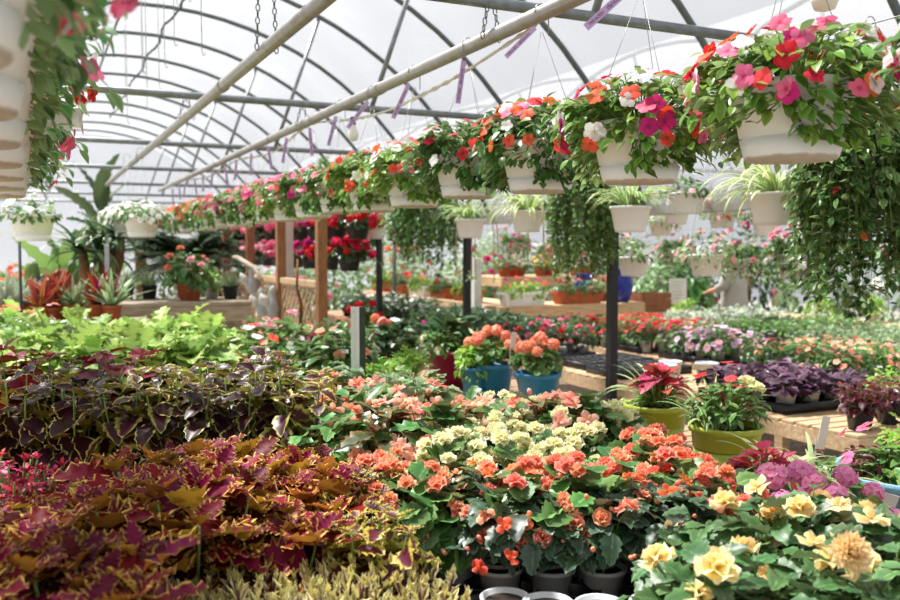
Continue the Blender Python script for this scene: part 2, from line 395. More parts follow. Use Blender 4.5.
# ------------------------------------------------------------------ foliage generators
def dome_pts(g, n, Rr, H, z0, emin=-.15, az=None, zdrop=1.0, allr=0., sb=1.):
    """points and outward normals on a dome of radius Rr and height H standing at z0 (emin<0 lets it hang below z0)"""
    a = g.uniform(0, 2 * math.pi, n)
    s = emin + (1 - emin) * g.uniform(0, 1, n) ** sb
    if az is not None:
        w = np.zeros(n, bool)
        for c, wd in az: w |= np.abs((a - c + math.pi) % (2 * math.pi) - math.pi) < wd
        s = np.where((s < allr) & ~w, np.abs(s) * .6, s)
    c = np.sqrt(np.clip(1 - np.clip(s, -.7, 1) ** 2, 0, 1))
    N = np.stack([c * np.cos(a), c * np.sin(a), s], 1)
    hh = np.where(s < 0, H * zdrop * 1.0, H)
    P = np.stack([Rr * N[:, 0], Rr * N[:, 1], z0 + hh * s], 1)
    return P, norm(N), a, s
def mound(seed, Rr, H, z0, n, L, tpl, mat, emin=-.15, az=None, inner=.6, pitch=(-45, 35), stem=None, zdrop=1., wid=1., lvar=.25, stick_r=.0022, sticks_every=2, rough=.12, allr=0., sb=1.):
    g = np.random.default_rng(seed); mb = MB()
    P, N, a, s = dome_pts(g, n, Rr, H, z0, emin, az, zdrop, allr, sb)
    lump = 1 + rough * np.sin(3 * a + seed) * np.cos(4 * s + seed) + g.normal(0, rough * .5, n)
    rr = g.uniform(inner, 1.0, n) ** .6 * lump
    C = np.array([0, 0, z0]); P = C + (P - C) * rr[:, None]
    Ls = L * g.uniform(1 - lvar, 1 + lvar, n) * np.where(rr < .75, .85, 1)
    pt = np.radians(pitch[0] + (pitch[1] - pitch[0]) * np.clip(s, 0, 1) + g.normal(0, 16, n))
    aa = a + g.normal(0, .55, n)
    D = np.stack([np.cos(aa) * np.cos(pt), np.sin(aa) * np.cos(pt), np.sin(pt)], 1)
    B = P - D * Ls[:, None] * .6
    scatter(mb, TPL[tpl], B, D, Ls, wid=wid, seed=seed)
    k = sticks_every
    if k:
        r0 = g.uniform(0, .35, n)[:, None]
        root = C * np.array([1, 1, .95]) + (P - C) * r0 * np.array([1, 1, 0])
        sticks(mb, root[::k], B[::k], stick_r, mi=1)
    return mb.mesh('foliage', [MATS[mat], MATS[stem or 'stemgreen']])
def coleus(seed, nst, h, z0, spread, nodes, L, tpl, mat, top=1.0, stem='stemgreen', droop=(-35, 15)):
    g = np.random.default_rng(seed); mb = MB(); B = []; D = []; Ls = []
    for i in range(nst):
        a = i * 2.4 + g.uniform(-.4, .4); lean = spread * math.sqrt((i + .5) / nst) * g.uniform(.8, 1.2)
        hh = h * g.uniform(.82, 1.0) * (1 - .15 * lean / max(spread, .01))
        b = np.array([.25 * lean * math.cos(a), .25 * lean * math.sin(a), z0]); t = np.array([lean * math.cos(a), lean * math.sin(a), z0 + hh])
        m = (b + t) / 2 + np.array([.2 * lean * math.cos(a), .2 * lean * math.sin(a), 0])
        pts = np.array([(1 - u) ** 2 * b + 2 * u * (1 - u) * m + u * u * t for u in np.linspace(0, 1, 6)])
        tube(mb, pts, np.linspace(.0055, .003, 6), 5, mi=1)
        ph = g.uniform(0, 3)
        for k in range(nodes):
            u = .22 + .78 * k / (nodes - 1)
            p = (1 - u) ** 2 * b + 2 * u * (1 - u) * m + u * u * t
            sz = math.sin(math.pi * (.25 + .62 * k / (nodes - 1))) ** .8
            last = k == nodes - 1
            for q in range(4 if last else 2):
                aa = ph + k * math.pi / 2 + q * (math.pi / 2 if last else math.pi) + g.normal(0, .3)
                e = R(droop[0] + (droop[1] - droop[0]) * k / (nodes - 1) + g.normal(0, 12) + (12 if last else 0))
                d = np.array([math.cos(aa) * math.cos(e), math.sin(aa) * math.cos(e), math.sin(e)])
                l = L * sz * g.uniform(.8, 1.15) * (top if last else 1)
                B.append(p + d * l * .12); D.append(d); Ls.append(l)
                
    scatter(mb, TPL[tpl], B, D, np.array(Ls), seed=seed)
    return mb.mesh('foliage', [MATS[mat], MATS[stem]])
def rosette(seed, n, L, z0, Rr, H, tpl, mat, elev=(5, 80), stem='stemgreen'):
    """big leaves on long stalks rising from the crown"""
    g = np.random.default_rng(seed); mb = MB()
    a = np.arange(n) * 2.4 + g.normal(0, .25, n); f = np.sqrt((np.arange(n) + .5) / n)
    e = np.radians(elev[1] - (elev[1] - elev[0]) * f + g.normal(0, 8, n))
    P = np.stack([Rr * f * np.cos(a), Rr * f * np.sin(a), z0 + H * (1 - .55 * f ** 2) * g.uniform(.7, 1., n)], 1)
    D = np.stack([np.cos(a) * np.cos(e), np.sin(a) * np.cos(e), np.sin(e)], 1)
    D = norm(D * np.array([1, 1, .8]) + g.normal(0, .2, (n, 3)))
    Ls = L * g.uniform(.75, 1.15, n); B = P - D * Ls[:, None] * .5
    scatter(mb, TPL[tpl], B, D, Ls, seed=seed, roll=g.normal(0, .35, n))
    sticks(mb, np.stack([.02 * np.cos(a), .02 * np.sin(a), np.full(n, z0)], 1), B, .004, mi=1)
    return mb.mesh('foliage', [MATS[mat], MATS[stem]])
def blades(seed, n, L, z0, mat, wid=.012, e0=(35, 85), bend=1.9, seg=9, r0=.02, mb=None, mi=0):
    own = mb is None; mb = mb or MB(); g = np.random.default_rng(seed)
    for i in range(n):
        a = g.uniform(0, 6.283); e = R(g.uniform(*e0)); l = L * g.uniform(.55, 1.1); bd = bend * g.uniform(.6, 1.2)
        p = np.array([r0 * math.cos(a), r0 * math.sin(a), z0]); side = np.array([-math.sin(a), math.cos(a), 0]); V = []; UV = []
        ws = wid * g.uniform(.8, 1.2); tw = g.normal(0, .25)
        for k in range(seg + 1):
            u = k / seg; w = ws * (.55 + .9 * math.sin(math.pi * min(1, u * .9 + .08)) if u < .99 else .1) * (1 - .55 * u)
            ee = e - bd * u ** 1.3; d = np.array([math.cos(a) * math.cos(ee), math.sin(a) * math.cos(ee), math.sin(ee)])
            nrm = np.cross(side, d); s2 = side * math.cos(tw * u) + nrm * math.sin(tw * u)
            for c in (-1, 0, 1): V.append(p + s2 * c * w - nrm * (.25 * w * (1 - abs(c)))); UV.append((abs(c), u))
            p = p + d * l / seg
        q = [(k * 3 + c, k * 3 + c + 1, k * 3 + c + 4, k * 3 + c + 3) for k in range(seg) for c in (0, 1)]
        mb.add(V, q, uv=UV, rn=np.tile(g.random(2), (len(V), 1)), mi=mi)
    return mb.mesh('foliage', [MATS[mat]]) if own else mb
def trailing(seed, ns, Rr, Lm, z0, leafL, tpl, mat, step=.03, r0=.1, up=.12, stem='stemgreen'):
    """strands that rise over the pot rim, bow outwards and hang"""
    g = np.random.default_rng(seed); mb = MB(); B = []; D = []
    for i in range(ns):
        a = g.uniform(0, 6.283); rr = Rr * g.uniform(.25, 1.) ** .7; ln = Lm * g.uniform(.25, 1.) * (1 - .25 * rr / Rr)
        p0 = np.array([r0 * .5 * math.cos(a), r0 * .5 * math.sin(a), z0]); a2 = a + g.normal(0, .3)
        p1 = np.array([r0 * 1.2 * math.cos(a), r0 * 1.2 * math.sin(a), z0 + up * g.uniform(.6, 1.6)])
        p2 = np.array([rr * 1.1 * math.cos(a2), rr * 1.1 * math.sin(a2), z0 + up * .5]); p3 = np.array([rr * g.uniform(.75, 1) * math.cos(a2), rr * math.sin(a2), z0 - ln])
        u = np.linspace(0, 1, 12)[:, None]
        pts = (1 - u) ** 3 * p0 + 3 * u * (1 - u) ** 2 * p1 + 3 * u * u * (1 - u) * p2 + u ** 3 * p3 + g.normal(0, .006, (12, 3))
        tube(mb, pts, .0016, 3, mi=1, cap=False)
        seg = np.linalg.norm(np.diff(pts, axis=0), axis=1); tot = seg.sum(); m = int(tot / step); cum = np.concatenate([[0], np.cumsum(seg)])
        for k in range(m):
            x = g.uniform(0, tot); j = min(np.searchsorted(cum, x) - 1, 10); j = max(j, 0); f = (x - cum[j]) / max(seg[j], 1e-6)
            p = pts[j] * (1 - f) + pts[j + 1] * f; aa = a2 + g.normal(0, 1.1); e = g.normal(-.35, .45)
            B.append(p); D.append((math.cos(aa) * math.cos(e), math.sin(aa) * math.cos(e), math.sin(e)))
    B = np.array(B); scatter(mb, TPL[tpl], B, np.array(D), leafL * g.uniform(.6, 1.2, len(B)), seed=seed)
    return mb.mesh('foliage', [MATS[mat], MATS[stem]])

# ------------------------------------------------------------------ blossoms (unit diameter, facing +z)
BL = {}
def petal_ring(mb, n, L, wide, elev, a0=0., z=0., r0=.02, notch=.0, nv=5, cols=5, cup=.2, ruf=.0, rn=None, droop=.15, seed=0):
    wf = lambda v: wide * (math.sqrt(max(0, 1 - ((v - .58) / .42) ** 2)) * .94 + .06 if v > .58 else .2 + .8 * math.sin(v / .58 * math.pi / 2))
    V, Q, UV = leaf(nv, cols, wf, fold=.0, droop=droop, cup=cup, ruf=ruf, seed=seed)
    V = V.copy()
    if notch: V[:, 1] -= notch * np.where(UV[:, 1] > .95, (1 - UV[:, 0]), 0)
    g = np.random.default_rng(seed + n)
    for i in range(n):
        a = a0 + i * 2 * math.pi / n + g.normal(0, .06); e = R(elev + g.normal(0, 7)); s = L * g.uniform(.9, 1.08)
        y = np.array([math.cos(a) * math.cos(e), math.sin(a) * math.cos(e), math.sin(e)]); x = np.array([math.sin(a), -math.cos(a), 0]); zz = np.cross(x, y)
        mb.add(V * s @ np.stack([x, y, zz]) + y * r0 + np.array([0, 0, z + .012 * (i % 2)]), Q, uv=UV, rn=np.tile(g.random(2), (len(V), 1)))
def blossom(kind, col, var=0):
    key = (kind, col, var)
    if key in BL: return BL[key]
    mb = MB(); g = np.random.default_rng(var * 17 + 3); mats = [MATS['petal_' + col]]
    if kind == 'imp':
        petal_ring(mb, 5, .5, .46, 8, notch=-.06, nv=7, cup=.1, droop=.14, ruf=.1, seed=var)
    elif kind == 'impfar':
        petal_ring(mb, 5, .5, .46, 8, nv=5, cols=3, cup=.1, seed=var)
    elif kind == 'double':
        for k, (n, L, e, w) in enumerate(((5, .5, 10, .56), (5, .44, 32, .52), (5, .34, 52, .48), (4, .24, 70, .4))): petal_ring(mb, n, L, w, e, a0=k * .6, z=.03 * k, cup=.5, ruf=.25, droop=-.15, seed=var * 5 + k)
    elif kind == 'single':
        petal_ring(mb, 2, .52, .5, 18, cup=.4, ruf=.15, droop=.1, seed=var); petal_ring(mb, 2, .44, .42, 32, a0=1.57, z=.02, cup=.4, ruf=.2, droop=.0, seed=var + 1); petal_ring(mb, 3, .3, .36, 58, a0=.5, z=.02, cup=.4, nv=4, cols=3, seed=var + 2)
    elif kind == 'ball':
        for k, (n, L, e, w) in enumerate(((16, .5, -18, .17), (19, .51, -3, .17), (18, .51, 12, .17), (17, .5, 27, .17), (14, .5, 42, .17), (11, .49, 56, .17), (8, .48, 70, .16), (4, .46, 82, .14))): petal_ring(mb, n, L, w, e, a0=k * .4, z=.0, nv=5, cols=5, cup=.6, ruf=.5, droop=-.25, seed=var * 7 + k)
    elif kind == 'petunia':
        petal_ring(mb, 5, .5, .56, 22, cup=.1, ruf=.2, droop=.3, seed=var)
    elif kind == 'head':
        for i in range(22):
            s = 1 - 1.3 * (i + .5) / 22; a = i * 2.4; c = math.sqrt(1 - s * s); N = Vector((c * math.cos(a), c * math.sin(a), s)); m2 = MB()
            petal_ring(m2, 5, .24, .5, 10, nv=4, cols=3, cup=.1, seed=i + var)
            M = np.array(N.to_track_quat('Z', 'Y').to_matrix())
            V = np.concatenate(m2.V) @ M.T + np.array(N) * (.38 + .05 * (i % 3))
            mb.add(V, np.concatenate(m2.Q), uv=np.concatenate(m2.UV), rn=np.concatenate(m2.RN))
        mats = mats
    elif kind == 'bud':
        lathe(mb, [(.0, -.5), (.22, -.35), (.34, 0), (.26, .3), (.0, .5)], 8); mb.UV[0][:, 1] = np.repeat([0, .2, .6, .9, 1], 8)
    elif kind == 'daisy':
        petal_ring(mb, 9, .48, .26, 6, nv=4, cols=3, seed=var)
    me = mb.mesh(kind + '_blossom', mats); BL[key] = me; return me

# ------------------------------------------------------------------ pots
POTS = {}
def pot(mat, rt, rb, h, rim=.012, seg=24, sq=None, lip=True, groove=None):
    """(pot mesh with wall thickness, soil mesh)"""
    key = (mat, rt, rb, h, rim, sq)
    if key in POTS: return POTS[key]
    t = min(.004 + rt * .02, .012); mb = MB()
    pr = [(0, 0), (rb * .96, 0), (rb, .004)]
    if groove:
        f = groove; r = rb + (rt - rb) * f
        pr += [(r, h * f - .006), (r - .009, h * f - .004), (r - .009, h * f + .002), (r + .001, h * f + .004)]
    if lip: pr += [(rb + (rt - rb) * .84, h - rim * 1.8), (rt + rim * .35, h - rim * 1.7), (rt + rim * .5, h - .002), (rt + rim * .2, h)]
    else: pr += [(rt, h)]
    pr += [(rt - t, h - .002), (rt - t - (rt - rb) * .12, h * .86), (0, h * .86)]
    lathe(mb, pr, seg, sq=sq); me = mb.mesh('pot', MATS[mat], True)
    sb = MB(); rs = rt - t - (rt - rb) * .12 - .001
    lathe(sb, [(rs, h * .862), (rs * .97, h * .885), (rs * .5, h * .9), (0, h * .895)], 16, sq=sq); so = sb.mesh('soil', MATS['soil'])
    POTS[key] = (me, so); return POTS[key]

# ------------------------------------------------------------------ kinds: shared foliage, pot, bloom recipe
def place_bloom(root, g, Rr, H, z0, n, kinds, size, name='blossom', smin=.1, outn=1.0, tilt=.5, az=None, out=1.03, emin=None, nod=False, allr=0.):
    P, N, a, s = dome_pts(g, n, Rr * out, H * out, z0, smin if emin is None else emin, az, 1., allr)
    for i in range(n):
        kd, col, w = kinds[int(np.searchsorted(np.cumsum([k[2] for k in kinds]), g.random() * sum(k[2] for k in kinds)))]
        d = Vector(N[i]) + Vector((0, 0, tilt)) + Vector(g.normal(0, .3, 3))
        if nod: d = Vector((N[i][0], N[i][1], -.3)) + Vector(g.normal(0, .3, 3))
        q = d.to_track_quat('Z', 'Y') @ Euler((0, 0, g.uniform(0, 6.28))).to_quaternion()
        sz = size * g.uniform(.8, 1.15) * (.36 if kd == 'bud' else 1)
        M = Matrix.Translation(Vector(P[i])) @ q.to_matrix().to_4x4() @ Matrix.Diagonal((sz, sz, sz, 1))
        obm('bud' if kd == 'bud' else name, blossom(kd, col, int(g.integers(0, 3)) if kd != 'head' else 0), M, root)
KIND = {}
def kind(key, name, cat, h, fol, pot=None, bloom=None, jit=.1): KIND[key] = dict(name=name, cat=cat, h=h, fol=fol, pot=pot, bloom=bloom, jit=jit)
CNT = {}
def put(key, loc, label, group=None, rz=None, sc=None, bloom=None, pot_=True):
    K = KIND[key]; n = CNT[key] = CNT.get(key, 0) + 1; g = np.random.default_rng(abs(hash((len(key), n))) % 99991 + n * 13 + len(key) * 7)
    rz = g.uniform(0, 6.28) if rz is None else rz
    root = thing(K['name'], label, K['cat'], loc, rz, group)
    s = (1 + g.uniform(-K['jit'], K['jit']) * .7) if sc is None else sc
    if K['pot'] and pot_:
        p = ob('pot', K['pot'][0], parent=root); ob('soil', K['pot'][1], parent=p)
    fo = K['fol'][n % len(K['fol'])]
    z = .1 if K['pot'] else 0
    ob('foliage', fo, (0, 0, 0), parent=root, scale=s)
    bl = bloom or K['bloom']
    if bl:
        for b in (bl if isinstance(bl, list) else [bl]):
            b = dict(b); nn = b.pop('n'); nn = max(1, int(round(nn * g.uniform(.8, 1.2))))
            b['Rr'] *= s; b['H'] *= s; b['z0'] *= s
            place_bloom(root, g, n=nn, **b)
    return root
P4 = lambda m='grey_pot': pot(m, .062, .047, .11, .008)
P6 = lambda m='grey_pot': pot(m, .08, .06, .14, .009)
E = lambda n, f: [f(100 * n + i) for i in range(3)]

kind('spiky', 'spiky_coleus', 'potted plant', .28, E(1, lambda s: coleus(s, 12, .17, .09, .13, 5, .055, 'spiky', 'coleus_spiky', stem='maroon', droop=(25, 70))), P4('black_plastic'))
kind('frill', 'frilled_coleus', 'potted plant', .40, E(2, lambda s: coleus(s, 7, .28, .10, .16, 6, .16, 'frill', 'coleus_frill', top=.85, droop=(-25, 42))), P4('black_plastic'), None, .2)
kind('olive', 'frilled_coleus', 'potted plant', .40, E(3, lambda s: coleus(s, 7, .28, .10, .13, 6, .10, 'frill', 'coleus_olive', top=.9)), P4('black_plastic'))
kind('magenta', 'small_leaved_coleus', 'potted plant', .36, E(4, lambda s: coleus(s, 18, .24, .10, .17, 6, .06, 'tiny', 'coleus_magenta', droop=(-10, 40))), P4('black_plastic'))
kind('dark', 'dark_coleus', 'potted plant', .56, E(5, lambda s: coleus(s, 7, .44, .10, .19, 6, .15, 'coleus', 'coleus_moss' if s % 3 == 0 else 'coleus_dark', top=.9, droop=(-45, 8))), P6('black_plastic'))
kind('redcol', 'red_coleus', 'potted plant', .6, E(6, lambda s: coleus(s, 5, .46, .12, .17, 5, .17, 'coleus', 'coleus_red')), P6('black_plastic'))
kind('wine', 'wine_red_coleus', 'potted plant', .4, E(7, lambda s: coleus(s, 13, .24, .10, .2, 6, .085, 'coleus', 'coleus_wine')), P6('black_plastic'))
kind('mustard', 'lime_leafy_plant', 'potted plant', .6, E(8, lambda s: rosette(s, 60, .2, .12, .26, .42, 'mustard', 'mustard')), P6('black_plastic'))
kind('bush', 'flowering_bush', 'potted plant', .56, E(9, lambda s: mound(s, .23, .33, .2, 190, .092, 'imp', 'imp_green', emin=-.3)), P6('white_pot'))
kind('pale', 'pale_leafed_plant', 'potted plant', .42, E(10, lambda s: mound(s, .21, .24, .17, 150, .08, 'begonia', 'pale_green', emin=-.2)), P6())
kind('peach', 'peach_begonia', 'potted plant', .44, E(11, lambda s: mound(s, .21, .26, .16, 80, .115, 'begonia', 'beg_bronze' if s % 2 else 'beg_green', emin=-.25, wid=.85)), P6('black_plastic'),
     [dict(Rr=.2, H=.26, z0=.17, n=14, kinds=[('single', 'peach', 5), ('single', 'salmon', 2), ('bud', 'peach', 1)], size=.085, smin=.15, tilt=.1), dict(Rr=.23, H=.2, z0=.16, n=4, kinds=[('single', 'salmon', 3), ('bud', 'peach', 1)], size=.06, smin=-.1, nod=True)])
kind('yellow', 'yellow_begonia', 'potted plant', .37, E(12, lambda s: mound(s, .16, .2, .15, 70, .085, 'roundleaf', 'beg_green', emin=-.2)), P4(),
     dict(Rr=.16, H=.205, z0=.155, n=30, kinds=[('double', 'yellow', 9), ('bud', 'yellow', 1)], size=.068, smin=.1))
kind('coral', 'coral_begonia', 'potted plant', .37, E(13, lambda s: mound(s, .16, .2, .15, 80, .075, 'roundleaf', 'beg_green', emin=-.05)), P4(),
     dict(Rr=.16, H=.205, z0=.155, n=24, kinds=[('double', 'begcoral', 8), ('bud', 'begcoral', 1)], size=.062, smin=.1))
kind('flame', 'dark_leaved_begonia', 'potted plant', .33, E(14, lambda s: mound(s, .16, .15, .17, 135, .07, 'begonia', 'beg_dark', emin=-.1, pitch=(-30, 35))), P4(),
     dict(Rr=.16, H=.16, z0=.17, n=17, kinds=[('single', 'begred', 3), ('single', 'begcoral', 2), ('bud', 'begcoral', 3)], size=.055, smin=-.05, out=1.1))
kind('apricot', 'apricot_begonia', 'potted plant', .36, E(15, lambda s: mound(s, .19, .2, .14, 150, .075, 'begonia', 'beg_mid', emin=-.2)), P4(),
     dict(Rr=.2, H=.215, z0=.15, n=8, kinds=[('double', 'apricot', 5), ('single', 'apricot', 2), ('bud', 'peach', 2)], size=.08, smin=.15))
kind('geranpink', 'pink_geranium', 'potted plant', .34, E(16, lambda s: mound(s, .17, .17, .13, 90, .06, 'roundleaf', 'mid_green')), P4('black_plastic'),
     dict(Rr=.17, H=.19, z0=.14, n=7, kinds=[('head', 'hotpink', 1)], size=.075, smin=.35, out=1.1))
kind('gsalmon', 'salmon_geranium', 'potted plant', .44, E(17, lambda s: mound(s, .2, .2, .24, 150, .06, 'roundleaf', 'mid_green')), None,
     dict(Rr=.19, H=.22, z0=.26, n=8, kinds=[('head', 'gsalmon', 1)], size=.09, smin=.35, out=1.15))
kind('redger', 'red_geranium', 'potted plant', .42, E(18, lambda s: mound(s, .17, .2, .16, 110, .07, 'roundleaf', 'mid_green')), P6('terracotta'),
     dict(Rr=.16, H=.22, z0=.18, n=5, kinds=[('head', 'geranred', 1)], size=.09, smin=.3, out=1.12))
kind('spider', 'spider_plant', 'potted plant', .3, E(19, lambda s: blades(s, 60, .27, .12, 'spider_white', .008, bend=2.2)), P4('black_plastic'))
kind('impred', 'red_petunia', 'potted plant', .28, E(20, lambda s: mound(s, .15, .16, .11, 100, .05, 'imp', 'mid_green', emin=-.2, sticks_every=0)), P4('grey_pot'),
     dict(Rr=.15, H=.17, z0=.11, n=9, kinds=[('petunia', 'geranred', 4), ('petunia', 'coral', 1)], size=.06, smin=.1))
kind('implilac', 'lilac_petunia', 'potted plant', .28, E(21, lambda s: mound(s, .15, .16, .11, 100, .05, 'imp', 'mid_green', emin=-.2, sticks_every=0)), P4('grey_pot'),
     dict(Rr=.16, H=.17, z0=.11, n=13, kinds=[('petunia', 'lilac', 4), ('petunia', 'palepink', 1)], size=.065, smin=-.05))
kind('impcoral', 'coral_impatiens', 'potted plant', .28, E(22, lambda s: mound(s, .15, .15, .11, 120, .045, 'imp', 'imp_green', emin=-.2, sticks_every=0)), P4('grey_pot'),
     dict(Rr=.15, H=.16, z0=.11, n=9, kinds=[('imp', 'salmon', 3), ('imp', 'peach', 2)], size=.055, smin=0.))
kind('ipomoea', 'purple_leaved_plant', 'potted plant', .22, E(23, lambda s: mound(s, .14, .1, .11, 60, .08, 'tricol', 'purple', emin=-.1, pitch=(-20, 25))), P4('grey_pot'))
kind('greenpot', 'green_bedding_plant', 'potted plant', .26, E(24, lambda s: mound(s, .14, .13, .11, 100, .05, 'small', 'mid_green', sticks_every=0)), P4('grey_pot'))
kind('lightpot', 'pale_bedding_plant', 'potted plant', .26, E(25, lambda s: mound(s, .15, .13, .11, 110, .05, 'small', 'pale_green', sticks_every=0)), P4('grey_pot'))
kind('darkpot', 'dark_bedding_plant', 'potted plant', .34, E(26, lambda s: mound(s, .16, .2, .13, 130, .065, 'small', 'deep_green', sticks_every=0)), P4('black_plastic'))
kind('silver', 'silver_plant', 'potted plant', .3, E(27, lambda s: mound(s, .2, .17, .11, 260, .06, 'tiny', 'silver', sticks_every=0)), P4('grey_pot'))
kind('limemound', 'lime_mound_plant', 'potted plant', .4, E(28, lambda s: mound(s, .24, .26, .13, 300, .05, 'small', 'fresh_green', sticks_every=0)), P6())
kind('fresh', 'fresh_green_plant', 'potted plant', .42, E(29, lambda s: mound(s, .2, .26, .14, 200, .07, 'tiny', 'fresh_green', pitch=(-20, 50))), P6())
kind('leafy', 'leafy_green_plant', 'potted plant', .45, E(30, lambda s: mound(s, .2, .28, .15, 90, .12, 'imp', 'deep_green', pitch=(-20, 50))), P6('black_plastic'))
kind('grass', 'grassy_plant', 'potted plant', .5, E(31, lambda s: blades(s, 90, .42, .12, 'pale_green', .006, (45, 88), 1.2)), P6('black_plastic'))
kind('caladium', 'red_caladium', 'potted plant', .4, E(32, lambda s: rosette(s, 46, .07, .11, .13, .2, 'coleus', 'caladium', (-10, 60))), P6('black_plastic'))
kind('daisy', 'cream_daisy_plant', 'potted plant', .4, E(33, lambda s: mound(s, .18, .22, .15, 150, .05, 'small', 'mid_green')), None,
     dict(Rr=.18, H=.23, z0=.15, n=14, kinds=[('daisy', 'yellow', 1)], size=.06, smin=0))
kind('bloompink', 'pink_flowering_plant', 'potted plant', .34, E(34, lambda s: mound(s, .15, .19, .13, 120, .055, 'small', 'deep_green', sticks_every=0)), P4('grey_pot'),
     dict(Rr=.15, H=.2, z0=.13, n=6, kinds=[('double', 'palepink', 1), ('double', 'geranpink', 2), ('double', 'geranred', 1)], size=.06, smin=.0))

# ================================================================== THE HOUSE
CX, CZ, RH = 1.4, 0.51, 3.98
GX = CX + math.sqrt(RH ** 2 - (2.0 - CZ) ** 2)          # gutter line at z = 2.0
CX2 = 2 * GX - CX
Y0, Y1 = -3.0, 24.0
k = NT('film')
nz = k.noise(.9, 4); f = k.math('ADD', k.math('MULTIPLY', k.step(nz, .3, .7), .14), .56)
tr = k.n('ShaderNodeBsdfTransparent'); tr.inputs[0].default_value = (.96, .97, 1, 1)
tl = k.n('ShaderNodeBsdfTranslucent'); tl.inputs[0].default_value = (.5, .51, .54, 1)
df = k.n('ShaderNodeBsdfDiffuse'); df.inputs[0].default_value = (.6, .6, .63, 1)
m1 = k.n('ShaderNodeMixShader'); m1.inputs[0].default_value = .3; k.l(tl.outputs[0], m1.inputs[1]); k.l(df.outputs[0], m1.inputs[2])
m2 = k.n('ShaderNodeMixShader'); k.l(f, m2.inputs[0]); k.l(m1.outputs[0], m2.inputs[1]); k.l(tr.outputs[0], m2.inputs[2])
k.l(m2.outputs[0], k.out.inputs[0]); MATS['film'] = k.m

def arc(cx, r, z0, n=28, y=0.):
    a0 = math.asin((z0 - CZ) / r); return [(cx + r * math.cos(a), y, CZ + r * math.sin(a)) for a in np.linspace(a0, math.pi - a0, n)]
def film_arch(name, cx):
    mb = MB(); r = RH + .035; pts = np.array(arc(cx, r, 2.0, 36)); ys = np.linspace(Y0, Y1, 40); V = []
    for y in ys:
        sag = .0; V.append(pts + np.array([0, y, sag]))
    n = len(pts); q = [(j * n + i, j * n + i + 1, (j + 1) * n + i + 1, (j + 1) * n + i) for j in range(len(ys) - 1) for i in range(n - 1)]
    mb.add(np.concatenate(V), q); struct(name, mb.mesh(name, MATS['film']))
film_arch('ceiling', CX); film_arch('ceiling.001', CX2)
mb = MB(); box(mb, (5.5, 10.5, -.05), (30, 30, .1)); struct('floor', mb.mesh('floor', MATS['gravel']))
def wall(name, pts, q):
    mb = MB(); mb.add(pts, q); struct(name, mb.mesh(name, MATS['film'], False))
XL, XR = 2 * CX - GX - .05, 2 * CX2 - CX + (GX - CX) * 0 + .0
XR = CX2 + (GX - CX) + .05
wall('wall_left', [(XL, Y0, 0), (XL, Y1, 0), (XL, Y1, 2.05), (XL, Y0, 2.05)], [(0, 1, 2, 3)])
wall('wall_right', [(XR, Y0, 0), (XR, Y1, 0), (XR, Y1, 2.05), (XR, Y0, 2.05)], [(0, 1, 2, 3)])
for nm, y in (('wall_far', Y1), ('wall_near', Y0)):
    P = [(XL, y, 0), (XR, y, 0), (XR, y, 2.0)] + [p for p in arc(CX2, RH + .03, 2.0, 24, y)][1:] + [p for p in arc(CX, RH + .03, 2.0, 24, y)][1:]
    c = len(P); me = bpy.data.meshes.new(nm); me.from_pydata([tuple(p) for p in P], [], [tuple(range(c))]); me.materials.append(MATS['film']); struct(nm, me)
# frame of the far wall
mb = MB()
for x in np.linspace(XL + .6, XR - .6, 9): box(mb, (x, Y1 - .06, 1.3), (.06, .06, 2.6))
box(mb, ((XL + XR) / 2, Y1 - .06, 1.0), (XR - XL, .06, .08)); box(mb, ((XL + XR) / 2, Y1 - .06, 2.0), (XR - XL, .06, .08))
struct('trim_1', mb.mesh('trim', MATS['white_paint'], False))
mb = MB(); box(mb, (GX, (Y0 + Y1) / 2, 1.96), (.16, Y1 - Y0, .09)); struct('trim_2', mb.mesh('gutter', MATS['galv_bright'], False))

hoopY = np.arange(-1.0, 23.5, 1.5)
hm = tube(MB(), arc(0, RH, 2.0, 30), .026, 8).mesh('hoop', MATS['hoop_steel'])
dx = math.sqrt(RH ** 2 - (2.7 - CZ) ** 2)
tie = tube(MB(), [(-dx, 0, 2.7), (0, 0, 2.7), (dx, 0, 2.7)], .027, 8).mesh('tie_bar', MATS['galvanised'])
br = {}
for s in (-1, 1): br[s] = tube(MB(), [(s * 1.03, 0, 2.7), (s * 1.55, 0, CZ + math.sqrt(RH ** 2 - 1.55 ** 2))], .02, 7).mesh('brace', MATS['galvanised'])
legm = tube(MB(), [(0, 0, 0), (0, 0, 2.02)], .03, 8).mesh('leg', MATS['hoop_steel'])
for bay, cx in ((0, CX), (1, CX2)):
    side = ('flower bay', 'far bay')[bay]; nt = nh = 0
    for i, y in enumerate(hoopY):
        truss = (i % 2 == 1)
        if truss: nt += 1; lab = f'steel roof truss with tie bar, {ORD[nt - 1]} from the near end, {side}'
        else: nh += 1; lab = f'plain arched steel roof hoop, {ORD[nh - 1]} from the near end, {side}'
        if truss or bay == 0:
            t = thing('roof_truss' if truss else 'roof_hoop', lab, 'roof frame', (cx, y, 0), 0, 'roof hoops and trusses')
            ob('hoop', hm, (0, 0, 0), parent=t)
            if bay == 0: ob('leg', legm, (-(GX - CX), 0, 0), parent=t)
            if bay == 1 and y < 3 or (truss and bay == 0 and y not in (6.5, 9.5)): ob('leg', legm, (GX - CX, .12 if bay == 0 else 0, 0), parent=t)
            if truss:
                ob('tie_bar', tie, parent=t)
                for s in (-1, 1): ob('brace', br[s], parent=t)
